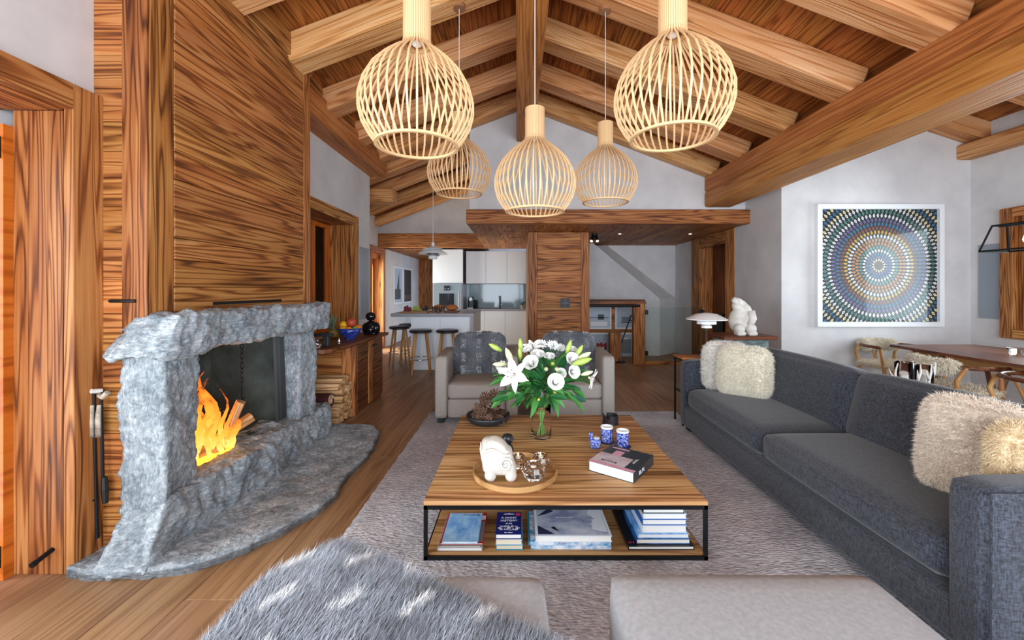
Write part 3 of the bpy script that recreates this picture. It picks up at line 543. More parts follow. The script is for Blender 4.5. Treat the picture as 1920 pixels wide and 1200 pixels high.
# ---------------------------------------------------------------- sideboard, firewood and what stands there
sb = thing('sideboard', 'low reclaimed wood sideboard with curved top under the left window', 'sideboard', (-1.95, 4.9, 0))
top = [(-2.19, 3.76), (-1.84, 3.76), (-1.76, 3.79), (-1.71, 3.87), (-1.69, 4.0), (-1.665, 5.38), (-2.19, 5.38)]
obj('top', B().prism([(x, y, .765) for x, y in top], (0, 0, .035)), 'side_walnut', sb, grain=1); obj('body', box(-2.18, -1.75, 4.47, 5.34, .0, .765), 'side_walnut', sb)
obj('back_panel', box(-2.195, -2.17, 3.78, 4.46, 0, .765), 'old_larch', sb); obj('side_panel', box(-2.17, -1.86, 4.44, 4.47, 0, .765), 'old_larch', sb, grain=0); plank('stile', (-1.80, 4.45, 0), (-1.80, 4.45, .765), (1, 0, 0), .14, .05, 'old_larch', sb)
for y0, y1 in ((4.50, 4.885), (4.90, 5.33)):
    d = obj('door', box(-1.755, -1.735, y0, y1, .03, .75), 'side_walnut', sb, grain=1)
    for k in range(4): plank('board', (-1.733, y0+.01 if y0 > 4.8 else y0, .12+.18*k), (-1.733, y1, .12+.18*k), (0, 0, 1), .175, .012, 'side_walnut', d)
    plank('rail', (-1.725, (4.85 if y0 < 4.8 else 4.94), .03), (-1.725, (4.85 if y0 < 4.8 else 4.94), .75), (0, 1, 0), .06, .012, 'old_larch', d)
    if y0 > 4.8: obj('handle', box(-1.722, -1.70, 4.93, 5.05, .675, .70, bev=.004), 'black_metal', d)
k = 0
for row in range(5):
    for j in range(4 if row < 4 else 3):
        if row in (2, 3) and j == 0: continue
        k += 1; zz = .385 if (row, j) == (4, 0) else .05+.094*row
        log(k % 6, (-1.955+R.uniform(-.012, .012), 4.105+.0965*j+R.uniform(-.003, .003), zz), (R.random()*1.2, 0, R.uniform(-.015, .015)), 'split firewood log stacked under the curved sideboard top', 'firewood stack', sc=(1, .86, .92))
lr = thing('leather_roll', 'rolled dark red leather mat on the firewood', 'leather mat', (-1.98, 4.09, .2))
obj('roll', B().tube([(-2.16, 4.088, .262), (-1.83, 4.088, .262)], .065, 20, cap=False), 'leather_roll', lr, smooth=True)
sp2 = [((.064-.0028*i)*math.cos(.5*i), (.064-.0028*i)*math.sin(.5*i)) for i in range(18)]; b = B()
for p, q in zip(sp2, sp2[1:]): b.face((-2.15, 4.088+p[0], .262+p[1]), (-2.15, 4.088+q[0], .262+q[1]), (-1.829, 4.088+q[0], .262+q[1]), (-1.829, 4.088+p[0], .262+p[1]))
obj('lining', b, 'roll_lining', lr)
speckle('blue_glaze', rgb('14205e'), rgb('3f55b0'), 60, .2, 0, lo=.45, hi=.6)
fb = thing('fruit_bowl', 'blue patterned footed bowl holding fruit on the sideboard', 'bowl', (-1.86, 4.62, .8))
obj('bowl', B().lathe([(0, .012), (.055, .0), (.06, .0), (.05, .02), (.10, .06), (.135, .125), (.13, .125), (.095, .065), (0, .03)], (-1.86, 4.62, .80), 32), 'blue_glaze', fb, smooth=True)
for nm, col, lab, x, y, z, r in (('lemon', 'f2b61c', 'yellow lemon at the top of the blue bowl', -1.935, 4.635, .96, .042), ('lemon', 'eda91a', 'yellow lemon at the rim of the blue bowl', -1.915, 4.575, .91, .042), ('apple', 'b5482f', 'red and yellow apple on top of the blue bowl', -1.845, 4.62, .984, .05), ('orange', 'e8851f', 'small orange at the front of the blue bowl', -1.843, 4.545, .908, .038), ('lime', '6f9d2c', 'green lime at the front rim of the blue bowl', -1.783, 4.575, .912, .034), ('orange', 'd9722a', 'large orange at the end of the blue bowl', -1.785, 4.655, .915, .044)):
    plain(nm+col, rgb(col), .4); solo(nm, B().ball((x, y, z), (r*1.08, r, r*.96)), nm+col, lab, 'fruit', smooth=True)
plain('pineapple_leaf', rgb('5b6b52'), .6); plain('pineapple_skin', rgb('8a6a2c'), .7)
pa = thing('pineapple', 'pineapple lying behind the blue fruit bowl with spiky grey-green crown', 'pineapple', (-1.95, 4.62, .8)); obj('body', B().ball((-2.066, 4.72, .865), (.065, .12, .065)), 'pineapple_skin', pa, smooth=True)
b = B(); rr = random.Random(3)
for i in range(26):
    d = Vector((rr.uniform(-.45, .4), -.35+rr.uniform(-.3, .3), .8+rr.uniform(-.3, .3))).normalized(); o_ = Vector((-2.06, 4.62, .885)); sd = d.orthogonal().normalized()*.012; L = rr.uniform(.13, .22)
    b.face(o_-sd, o_+sd, o_+d*L*.6+sd*.7+Vector((0, 0, .01)), o_+d*L, o_+d*L*.6-sd*.7+Vector((0, 0, .01)))
obj('crown', b, 'pineapple_leaf', pa)
bs = thing('black_figure', 'glossy black seated stone figure at the end of the sideboard', 'sculpture', (-1.80, 5.12, .8))
obj('body', B().ball((-1.80, 5.12, .885), (.085, .075, .085)).ball((-1.86, 5.12, .875), (.05, .06, .07)).ball((-1.735, 5.12, .875), (.045, .06, .075)).box(-1.87, -1.73, 5.05, 5.19, .80, .83, bev=.01).ball((-1.79, 5.06, .86), (.04, .035, .05)), 'black_stone', bs, smooth=True); obj('head', B().ball((-1.80, 5.11, 1.02), (.062, .058, .055)), 'black_stone', bs, smooth=True)
solo('glass_ornament', B().ball((-1.88, 3.92, .835), .035), 'crystal', 'round clear glass ornament on the sideboard by the mantel', 'ornament', smooth=True)
solo('small_box_lamp', B().box(-1.88, -1.83, 4.02, 4.07, .80, .90, bev=.004).box(-1.97, -1.80, 4.01, 4.08, .90, .925, bev=.004), 'matte_black_bowl', 'small black table ornament with flat top on the sideboard', 'ornament')
solo('chrome_figurine', B().lathe([(0, 0), (.018, 0), (.015, .012), (.006, .02), (.014, .034), (.005, .045), (.01, .058), (0, .066)], (-1.80, 4.20, .80), 14), 'chrome', 'tiny chrome figurine on the sideboard before the fruit bowl', 'figurine', smooth=True)
# ---------------------------------------------------------------- rug, sofa, chairs, ottomans, fur
def wob(a, s_): return noise.noise((a*s_, 3.3, 7.7))
b = B(); n = 90; e = []
X0, X1, Y0, Y1_ = -.96, 1.75, .75, 4.60
b.grid(lambda u, v: Vector((X0+(X1-X0)*u+(.01*wob(v*60, 1) if u in (0, 1) else 0), Y0+(Y1_-Y0)*v+(.01*wob(u*60, 2) if v in (0, 1) else 0), .0 if u in (0, 1) or v in (0, 1) else .014+.003*noise.noise((u*70, v*160, 2)))), 90, 130)
rug = solo('rug', b, 'rug_wool', 'large grey handwoven wool rug under the coffee table', 'rug', smooth=True, grain=0)
def cushion(b, x0, x1, y0, y1, z0, z1, r=.05, puff=.03, n=14, tilt=None):
    """soft box: rounded edges, crowned faces"""
    c = Vector(((x0+x1)/2, (y0+y1)/2, (z0+z1)/2)); h = Vector(((x1-x0)/2, (y1-y0)/2, (z1-z0)/2)); bm = b.b; vs = {}
    def vert(i, j, k):
        if (i, j, k) not in vs:
            d = [2*i/n-1, 2*j/n-1, 2*k/n-1]; p = Vector([d[a]*h[a] for a in range(3)]); q = Vector([max(-(h[a]-r), min(h[a]-r, p[a])) for a in range(3)]); e = p-q
            if e.length > r: p = q+e.normalized()*r
            for a in range(3):
                if abs(d[a]) > .999: o1, o2 = [d[m] for m in range(3) if m != a]; p[a] += (1 if d[a] > 0 else -1)*puff*(1-o1**4)*(1-o2**4)
            p = c+p
            vs[(i, j, k)] = bm.verts.new(tilt @ p if tilt is not None else p)
        return vs[(i, j, k)]
    for s_ in range(n):
        for t_ in range(n):
            for e in (0, n):
                bm.faces.new((vert(s_, t_, e), vert(s_+1, t_, e), vert(s_+1, t_+1, e), vert(s_, t_+1, e))); bm.faces.new((vert(s_, e, t_), vert(s_+1, e, t_), vert(s_+1, e, t_+1), vert(s_, e, t_+1))); bm.faces.new((vert(e, s_, t_), vert(e, s_+1, t_), vert(e, s_+1, t_+1), vert(e, s_, t_+1)))
    return b
so_ = thing('sofa', 'long charcoal fabric sofa facing the fireplace', 'sofa', (2.1, 2.7, 0))
SX = 1.58; F0, F1 = 1.40, 4.05
obj('base', box(SX, 2.5, F0+.02, F1-.02, .06, .245, bev=.02), 'sofa_fabric', so_)
obj('armrest', cushion(B(), SX, 2.58, F0, F0+.14, .05, .675, .035, .006, 12), 'sofa_fabric', so_, smooth=True, grain=0)
obj('armrest', cushion(B(), SX, 2.58, F1-.14, F1, .05, .675, .035, .006, 12), 'sofa_fabric', so_, smooth=True, grain=0)
obj('piping', B().tube([(SX+.012, F0-.004, .08), (SX+.012, F0-.004, .66), (2.56, F0-.004, .66)], .006, 6), 'sofa_fabric', so_)
obj('back', box(2.44, 2.64, F0, F1, .05, .72, bev=.03), 'sofa_fabric', so_)
ym = (F0+F1)/2
for y0, y1 in ((F0+.145, ym), (ym, F1-.145)):
    obj('seat_cushion', cushion(B(), SX+.005, 2.30, y0+.002, y1-.002, .25, .425, .055, .022, 18), 'sofa_fabric', so_, smooth=True, grain=1)
    T = Matrix.Translation((2.12, 0, .43)) @ Matrix.Rotation(.24, 4, 'Y') @ Matrix.Translation((-2.12, 0, -.43))
    obj('back_cushion', cushion(B(), 2.12, 2.36, y0+.004, y1-.004, .40, .835, .05, .025, 18, T), 'sofa_fabric', so_, smooth=True, grain=1)
for x in (SX+.08, 2.5):
    for y in (F0+.1, F1-.1): obj('leg', box(x-.04, x+.04, y-.04, y+.04, .016 if x < 1.75 else 0, .06), 'black', so_)
# --- fur as real hair strands (thin triangles)
def hairs(name, pts, nrm, L, W, lay, cols, parent, seed=0, jit=.35, M=None):
    rs = np.random.RandomState(seed); n = len(pts); pts = np.asarray(pts, float); nrm = np.asarray(nrm, float); lay = np.asarray(lay, float)
    if lay.ndim == 1: lay = np.tile(lay, (n, 1))
    d = nrm*.75+lay+rs.normal(0, jit, (n, 3)); d /= np.linalg.norm(d, axis=1)[:, None]
    sd = np.cross(d, rs.normal(0, 1, (n, 3))); sd /= np.linalg.norm(sd, axis=1)[:, None]+1e-9
    ll = (L*(.6+.7*rs.rand(n)))[:, None] if np.isscalar(L) else (L*(.6+.7*rs.rand(n)))[:, None]
    mid = pts+d*ll*.55; tip = pts+(d+lay*.5+rs.normal(0, jit*.4, (n, 3)))*ll
    V = np.stack([pts-sd*W, pts+sd*W, mid+sd*W*.8, mid-sd*W*.8, tip], 1).reshape(-1, 3); b0 = np.arange(n)*5
    me = bpy.data.meshes.new(name); me.vertices.add(5*n); me.vertices.foreach_set('co', V.ravel())
    loops = np.stack([b0, b0+1, b0+2, b0+3, b0+3, b0+2, b0+4], 1).ravel(); me.loops.add(7*n); me.loops.foreach_set('vertex_index', loops)
    ls = np.stack([np.arange(n)*7, np.arange(n)*7+4], 1).ravel(); lt = np.tile([4, 3], n); me.polygons.add(2*n); me.polygons.foreach_set('loop_start', ls); me.polygons.foreach_set('loop_total', lt); me.update()
    ca = me.color_attributes.new('Col', 'FLOAT_COLOR', 'POINT'); c = np.asarray(cols, float); c = c*(.82+.36*rs.rand(n))[:, None]; c4 = np.concatenate([c, np.ones((n, 1))], 1); ca.data.foreach_set('color', np.repeat(c4, 5, 0).ravel())
    me.materials.append(MT['fur']); return tag(meshobj(name, me, parent, M or Matrix()), kind='stuff')
def sample(o, n, seed=0):
    """random points, normals on a mesh object in world space"""
    me = o.data; me.calc_loop_triangles(); m = wm(o); rs = np.random.RandomState(seed)
    vs = np.array([m @ v.co for v in me.vertices]); tri = np.array([t.vertices[:] for t in me.loop_triangles]); a, b_, c = vs[tri[:, 0]], vs[tri[:, 1]], vs[tri[:, 2]]
    cr = np.cross(b_-a, c-a); ar = np.linalg.norm(cr, axis=1); k = rs.choice(len(tri), n, p=ar/ar.sum()); u, v = rs.rand(n, 1), rs.rand(n, 1); f = (u+v) > 1; u = np.where(f, 1-u, u); v = np.where(f, 1-v, v)
    return a[k]+u*(b_[k]-a[k])+v*(c[k]-a[k]), cr[k]/(ar[k][:, None]+1e-12)
def fluffy(name, label, cat, M, sx, sy, sz, col, n, L, seed, group=None, colf=None, lay=(0, 0, -.25), W=.0016):
    t = thing(name, label, cat, M.translation, 0, group); plainname = 'skin_'+col
    if plainname not in MT: plain(plainname, rgb(col), .9)
    o = obj('cover', cushion(B(), -sx/2, sx/2, -sy/2, sy/2, -sz/2, sz/2, sy*.36, sy*.22, 14, M), plainname, t, smooth=True, grain=0)
    p, nn = sample(o, n, seed); c = np.tile(rgb(col), (n, 1)) if colf is None else colf(p, nn); hairs('fur', p, nn, L, W, lay, c, t, seed); return t
def RX(loc, *rots):
    m = Matrix.Translation(loc)
    for ang, ax in rots: m = m @ Matrix.Rotation(ang, 4, ax)
    return m
# cushions at the far end (two, cream) and the sheepskin cushions at the near end
fluffy('fur_cushion', 'cream long-haired fur cushion standing in front of another at the sofa end beside the lamp', 'cushion', RX((1.95, 3.58, .645), (-.73, 'Z'), (-.14, 'X')), .36, .10, .37, 'f3ecda', 24000, .03, 1, W=.0011)
fluffy('fur_cushion', 'whiter fur cushion tucked against the sofa armrest beside the table lamp', 'cushion', RX((1.905, 3.80, .65), (-.45, 'Z'), (-.06, 'X')), .33, .10, .38, 'eee9e0', 20000, .03, 2, W=.0011)
fluffy('sheepskin_cushion', 'large beige sheepskin cushion leaning on the sofa back far from the table lamp', 'cushion', RX((2.01, 1.84, .645), (-1.15, 'Z'), (-.2, 'X')), .30, .10, .39, 'eadccb', 30000, .026, 3, W=.0009)
fluffy('sheepskin_cushion', 'lower golden sheepskin cushion squeezed between the beige one and the sofa armrest', 'cushion', RX((1.985, 1.61, .63), (0, 'Z'), (0, 'X')), .24, .09, .36, 'e0c9a4', 22000, .026, 4, W=.0009)
# armchairs
def armchair(x, y, rz, label, fcol):
    t = thing('armchair', label, 'armchair', (x, y, 0), rz, 'pair of taupe club armchairs'); M = wm(t); W2, D = .42, .80
    def part(name, *a, **k): return obj(name, cushion(B(), *a, tilt=M, **k), 'armchair_fabric', t, smooth=True, grain=0)
    part('armrest', -W2, -W2+.13, -.38, .40, .06, .68, r=.03, puff=.004); part('armrest', W2-.13, W2, -.38, .40, .06, .68, r=.03, puff=.004); part('backrest', -W2+.12, W2-.12, .25, .40, .06, .70, r=.03, puff=.01)
    part('seat_base', -W2+.13, W2-.13, -.36, .3, .06, .25, r=.02, puff=.002); part('seat_cushion', -W2+.132, W2-.132, -.375, .27, .25, .41, r=.035, puff=.012)
    for sx in (-1, 1):
        for sy in (-.33, .35): obj('leg', B().box(sx*(W2-.06)-.03, sx*(W2-.06)+.03, sy-.03, sy+.03, .016, .062, M=M), 'black', t)
    return t
armchair(-.42, 4.53, .03, 'taupe club armchair with grey spotted fur cushion, beside the kitchen', 0); armchair(.57, 4.53, -.03, 'taupe club armchair behind the lily bouquet, beside the column', 0)
def greyfur(p, nn):
    n_ = len(p); rs = np.random.RandomState(3); g = .20+.14*np.sin(p[:, 0]*23+np.sin(p[:, 2]*17)*1.3)+.10*rs.rand(n_); c = np.stack([g*.95, g, g*1.08], 1)
    sx = np.abs(((p[:, 0]+10.03) % .17)-.085); sz = np.abs(((p[:, 2]+.04) % .145)-.0725); sp = (sx < .026) & (sz < .05); c[sp] = (.85, .85, .84); return c
fluffy('fur_cushion', 'grey fur cushion with white spots on the armchair beside the kitchen', 'cushion', RX((-.42, 4.665, .64), (-.12, 'X')), .52, .12, .42, '5d6066', 12000, .018, 7, None, greyfur)
fluffy('fur_cushion', 'grey fur cushion behind the lilies on the armchair beside the column', 'cushion', RX((.57, 4.665, .64), (-.12, 'X')), .52, .12, .42, '5d6066', 9000, .018, 8, None, greyfur)
# ottomans and throw
ot1 = thing('ottoman', 'light grey square ottoman partly covered by the grey fur throw', 'ottoman', (-.36, 1.0, 0), 0, 'pair of light grey ottomans')
obj('cushion', cushion(B(), -.80, .088, .52, 1.40, .08, .40, .035, .008, 16), 'ottoman_fabric', ot1, smooth=True, grain=0)
ot2 = thing('ottoman', 'bare light grey square ottoman between the fur throw and the sofa', 'ottoman', (.74, 1.0, 0), 0, 'pair of light grey ottomans')
obj('cushion', cushion(B(), .305, 1.185, .52, 1.41, .08, .40, .035, .010, 16), 'ottoman_fabric', ot2, smooth=True, grain=0)
for t, xs in ((ot1, (-.70, -.02)), (ot2, (.41, 1.08))):
    for x in xs:
        for y in (.62, 1.3): obj('foot', B().cyl((x, y, .016), (x, y, .09), .025), 'black', t)
th = thing('fur_throw', 'grey fur throw with white streaks draped over the ottoman', 'throw', (-.5, 1.1, .42))
QA, QB, QC, QD = Vector((-.66, 1.53)), Vector((.15, 1.02)), Vector((-.25, .42)), Vector((-1.14, .80))
def throw(u, v):
    q = QD.lerp(QA, v).lerp(QC.lerp(QB, v), u); x, y = q.x+.012*noise.noise((v*6, u*6, 1)), q.y+.012*noise.noise((v*6, u*6, 9)); z = .432
    if x < -.79: z -= (-.79-x)*.75+.03*min(1, (-.79-x)/.08)
    if y > 1.40: z -= (y-1.40)*.22
    e_ = min(u, 1-u, v, 1-v)
    return Vector((x, y, z+.012*noise.noise((x*7, y*7, 2))+.012*min(1, e_*8)))
plain('throw_skin', rgb('5d646c'), .9); tk = obj('pelt', B().grid(throw, 44, 44), 'throw_skin', th, smooth=True)
p, nn = sample(tk, 95000, 11); nn[nn[:, 2] < 0] *= -1
g = np.array([noise.noise((q[0]*4.5, q[1]*4.5, 1.5))*.5+noise.noise((q[0]*11, q[1]*11, 4.5))*.35 for q in p]); base = np.clip(.42+.34*g, .08, .75); c = np.stack([base*.93, base*.985, base*1.08], 1)
rot = .75; qx = p[:, 0]*math.cos(rot)-p[:, 1]*math.sin(rot); qy = p[:, 0]*math.sin(rot)+p[:, 1]*math.cos(rot); row = np.floor(qx/.155); fx = np.abs((qx/.155) % 1-.5)*.155; fy = np.abs(((qy+row*.11)/.24) % 1-.5)*.24; sp = (fx < .016) & (fy < .05); c[sp] = (.88, .88, .88)
hairs('fur', p, nn, .034, .0011, np.array([.35, .45, 0]), c, th, 12, .3)
# ---------------------------------------------------------------- coffee table
TZ = .307; TX0, TX1, TY0, TY1 = -.462, .94, 2.05, 3.46
ct = thing('coffee_table', 'square reclaimed oak coffee table with black steel frame and lower shelf', 'coffee table', (.24, 2.75, .016))
y = TY0
while y < TY1-.01:
    h = min(R.choice((.09, .11, .13, .15)), TY1-y)
    if TY1-y-h < .05: h = TY1-y
    plank('top_board', (TX0, y+h/2, TZ-.011), (TX1, y+h/2, TZ-.011), (0, 1, 0), h-.001, .022+R.uniform(-.0006, .0004), 'table_oak', ct, .0012); y += h
t_ = .018; b = B()
for x in (TX0, TX1-t_):
    for y in (TY0, TY1-t_): b.box(x, x+t_, y, y+t_, .016, TZ-.024)
for z in (.016, TZ-.042):
    for y in (TY0, TY1-t_): b.box(TX0, TX1, y, y+t_, z, z+t_)
    for x in (TX0, TX1-t_): b.box(x, x+t_, TY0, TY1, z, z+t_)
obj('frame', b, 'black_metal', ct)
for i in range(7): plank('shelf_board', (TX0+.012, TY0+.11+.198*i, .040), (TX1-.012, TY0+.11+.198*i, .040), (0, 1, 0), .197, .014, 'shelf_oak', ct, .001)
SH = .0475
# --- books
def pic(name, a, b_, sc=3, c=None):
    s = N(name); n = s.noise(s.coord((1, 1.6, 1), True), sc, 5, .6); st = [(.38, rgb(a)), (.6, rgb(b_))]
    if c: st.append((.68, rgb(c)))
    s.col(s.ramp(n, *st)); s.set(Roughness=.25); MT[name] = s.m
pic('cover_snow', '2f86d6', 'a9d2f2', 5); pic('cover_haze', '7f8cae', 'c3cad8', 5, 'dfe4ea'); pic('cover_alps', '2d8fc4', 'e8eef4', 14); pic('cover_night', '0d1524', '2f66a8', 7); pic('cover_dusk', 'b9a3ad', 'cfc6cb', 5)
for k, v in (('cover_navy', '17236e'), ('cover_red', 'b7262a'), ('cover_teal', '2a86a3'), ('cover_black', '14161c'), ('cover_blue', '2a62b0'), ('cover_white', 'dfe3ea'), ('cover_slate', '22303a'), ('ink_white', 'f2f2f2'), ('ink_gold', 'd8b27a'), ('ink_pink', 'd83b5c'), ('ink_dark', '23304e'), ('cover_pink', 'd79db0'), ('cover_grey', '7c8088')): plain(k, rgb(v), .3)
def book(x0, x1, y0, y1, z0, h, cover, label, group, spine='left', page='paper', M=None, name='book'):
    """spine on the given side; page block open to the other sides"""
    t = thing(name, label, 'book' if name == 'book' else 'magazine', ((x0+x1)/2, (y0+y1)/2, z0) if M is None else M.translation, 0, group); c = .003 if h > .012 else .0008
    cov = B().box(x0, x1, y0, y1, z0+h-c, z0+h, M=M).box(x0, x1, y0, y1, z0, z0+c, M=M)
    e = .004
    if spine == 'left': cov.box(x0, x0+c, y0, y1, z0+c, z0+h-c, M=M); q = (x0+c, x1-e, y0+e, y1-e)
    elif spine == 'front': cov.box(x0, x1, y0, y0+c, z0+c, z0+h-c, M=M); q = (x0+e, x1-e, y0+c, y1-e)
    elif spine == 'right': cov.box(x1-c, x1, y0, y1, z0+c, z0+h-c, M=M); q = (x0+e, x1-c, y0+e, y1-e)
    else: cov.box(x0, x1, y1-c, y1, z0+c, z0+h-c, M=M); q = (x0+e, x1-e, y0+e, y1-c)
    obj('cover', cov, cover, t); obj('pages', B().box(*q, z0+c, z0+h-c, M=M), page, t); return t
def strokes(n, size, mat, parent, W):   # lettering too blurred in the photograph to read: letter-sized marks only
    rr = random.Random(n); b = B(); x = -n*size*.36
    for i in range(n):
        w_ = size*rr.uniform(.12, .2); b.box(x, x+w_, -size*.35, size*.35, 0, .0005, M=W); b.box(x, x+size*.5, rr.choice((-.35, -.05, .25))*size, rr.choice((-.35, -.05, .25))*size+size*.12, 0, .0005, M=W); x += size*.72
    return tag(obj('lettering', b, mat, parent), kind='stuff')
Z = SH; g = 'magazines on the table shelf'
book(-.398, -.176, 2.075, 2.335, Z, .014, 'cover_white', 'white magazine at the bottom of the magazine pile', g, 'left', name='magazine'); book(-.395, -.180, 2.078, 2.345, Z+.0145, .008, 'cover_grey', 'thin grey magazine second from the bottom of the magazine pile', g, 'left', 'cream_paper', name='magazine')
mg = book(-.388, -.172, 2.085, 2.37, Z+.023, .008, 'cover_red', 'red sports magazine showing behind the blue snow magazine', g, 'left', name='magazine')
text('masthead', 'BEST GEAR OF THE YEAR', .017, 'ink_gold', mg, FRAME((-.285, 2.358, Z+.0315), (1, 0, 0), (0, 1, 0))); obj('print', box(-.20, -.176, 2.30, 2.34, Z+.031, Z+.0315), 'ink_white', mg); obj('print', box(-.20, -.176, 2.1, 2.28, Z+.031, Z+.0315), 'cover_grey', mg)
mg = book(-.378, -.197, 2.08, 2.345, Z+.032, .010, 'cover_snow', 'blue snow-cover magazine on top of the magazine pile', g, 'left', name='magazine'); strokes(9, .016, 'ink_dark', mg, FRAME((-.255, 2.325, Z+.0425), (1, 0, 0), (0, 1, 0)))
g = 'paperbacks on the table shelf'
book(-.108, .030, 2.08, 2.28, Z, .026, 'cover_teal', 'cream-paged paperback at the bottom of the small pile', g, 'back', 'cream_paper'); book(-.108, .024, 2.082, 2.275, Z+.0265, .027, 'cover_white', 'cream-paged paperback under the navy history book', g, 'back', 'cream_paper')
bk = book(-.110, .022, 2.08, 2.285, Z+.054, .026, 'cover_navy', 'navy history paperback with white lettering on top of its pile', g, 'back', 'paper'); zt = Z+.0804
for i, (ln, sz) in enumerate((('A SHORT', .020), ('HISTORY', .022), ('of the', .014), ('WORLD in', .020), ('50 FAILURES', .0175))): text('title', ln, sz, 'ink_white', bk, FRAME((-.044, 2.228-.027*i, zt), (1, 0, 0), (0, 1, 0)))
text('author', 'Ben Gazur', .010, 'ink_white', bk, FRAME((-.044, 2.094, zt), (1, 0, 0), (0, 1, 0))); obj('sticker', B().lathe([(0, 0), (.014, 0), (.014, .0004), (0, .0004)], (.004, 2.262, zt-.0002), 16), 'ink_pink', bk)
obj('drawing', B().prism([(-.075+.03*x, 2.262+.012*y, zt-.0002) for x, y in ((0, 0), (2, 0), (1.8, .5), (1.2, .6), (1, 1.2), (.8, .6), (.2, .5))], (0, 0, .0004)), 'ink_white', bk)
for x in (-.09, -.044, .002): obj('drawing', B().ball((x, 2.133, zt), (.011, .006, .0003), 10, 6), 'ink_white', bk)
g = 'alpine books on the table shelf'
bk = book(.068, .472, 2.085, 2.365, Z, .018, 'cover_alps', 'white and blue alpine book at the bottom of the wide pile', g, 'front')
bk = book(.066, .47, 2.088, 2.375, Z+.0185, .018, 'cover_alps', 'alpine book with patterned spine under the snow face book', g, 'front'); text('spine_title', 'ALPS', .010, 'ink_pink', bk, FRAME((.23, 2.0876, Z+.0275), (1, 0, 0), (0, 0, 1)))
obj('slipcover_edge', box(.055, .066, 2.09, 2.38, Z+.0185, Z+.036), 'cover_teal', bk)
bk = book(.092, .475, 2.085, 2.36, Z+.037, .030, 'cover_white', 'large white book with a face and skier on its hazy cover', g, 'left'); zt = Z+.0674
obj('cover_print', box(.104, .462, 2.095, 2.35, zt-.0002, zt+.0003), 'cover_haze', bk); strokes(12, .011, 'ink_white', bk, FRAME((.255, 2.255, zt+.0005), (1, 0, 0), (0, 1, 0)))
obj('print', B().prism([(.108, 2.27, zt+.0002), (.15, 2.32, zt+.0002), (.175, 2.345, zt+.0002), (.20, 2.32, zt+.0002), (.19, 2.31, zt+.0002), (.15, 2.285, zt+.0002)], (0, 0, .0005)), 'ink_dark', bk); obj('print', B().prism([(.106, 2.10, zt+.0002), (.106, 2.18, zt+.0002), (.19, 2.10, zt+.0002)], (0, 0, .0005)), 'ink_dark', bk)
obj('print', B().prism([(.18+.01*x, 2.15+.01*y, zt+.0002) for x, y in ((0, 0), (3, -2.5), (3.2, -1.8), (2, 0), (1.6, 1.4), (.4, 1.8), (-.6, .8))], (0, 0, .0005)), 'cover_black', bk)
obj('face_print', B().prism([(.37+.01*x, 2.12+.01*y, zt+.0002) for x, y in ((9, 22), (3, 22), (1.5, 18), (4.5, 12), (2.5, 11.2), (3, 9), (1.8, 8.2), (2.2, 6), (1.6, 3), (5, 1), (9, 0))], (0, 0, .0005)), 'cover_white', bk)
g = 'stacked books at the shelf end'; z = Z
for x0, x1, y0, y1, h, cv, lab, sp_ in ((.555, .885, 2.08, 2.44, .020, 'cover_black', 'black large-format book at the bottom of the tall book stack', 'left'), (.60, .872, 2.095, 2.46, .026, 'cover_night', 'dark blue mountain book second from the bottom of the tall stack', 'left'), (.61, .868, 2.10, 2.45, .022, 'cover_snow', 'bright blue book third from the bottom of the tall stack', 'left'), (.635, .86, 2.11, 2.45, .036, 'cover_white', 'thick white book in the middle of the tall stack', 'left'), (.635, .86, 2.112, 2.45, .030, 'cover_blue', 'white-paged book with blue cover above the thick white book', 'left'), (.64, .862, 2.115, 2.45, .026, 'cover_white', 'white book second from the top of the tall stack', 'left'), (.64, .85, 2.118, 2.44, .022, 'cover_slate', 'slate-covered book on top of the tall stack', 'left')):
    bk = book(x0, x1, y0, y1, z, h, cv, lab, g, sp_); z += h+.0005
    if cv == 'cover_black': strokes(3, .016, 'ink_pink', bk, FRAME((.578, 2.11, z+.0001), (1, 0, 0), (0, 1, 0)))
# --- big book on the tabletop
A0, A1, A2 = Vector((.41, 2.40, 0)), Vector((.625, 2.235, 0)), Vector((.817, 2.47, 0)); ux, uy = (A1-A0), (A2-A1); LW, LD = ux.length, uy.length
M = FRAME((A0.x, A0.y, TZ), ux, uy); bk = book(0, LW, 0, LD, 0, .058, 'cover_slate', 'thick book with a dusky pink and slate cover lying on the coffee table', None, 'right', M=M)
def onb(name, u0, u1, v0, v1, m, dz=.0005): return obj(name, B().box(LW*u0, LW*u1, LD*v0, LD*v1, .0575, .058+dz, M=M), m, bk)
onb('cover_print', 0, 1, 0, .10, 'cover_pink'); onb('cover_print', 0, .75, .10, .55, 'cover_dusk'); onb('cover_print', .1, .5, .88, .93, 'cover_pink'); onb('cover_print', .25, .45, .55, .78, 'cover_pink', .0007); onb('cover_print', .5, .58, .42, .5, 'cover_dusk', .0007)
strokes(6, .022, 'ink_dark', bk, M @ FRAME((LW*.38, LD*.2, .059), (1, 0, 0), (0, 1, 0))); strokes(5, .02, 'ink_white', bk, M @ FRAME((LW*.82, LD*.5, .059), (0, 1, 0), (-1, 0, 0))); strokes(4, .03, 'ink_white', bk, M @ FRAME((LW+.0005, LD*.4, .029), (0, 1, 0), (0, 0, 1)))
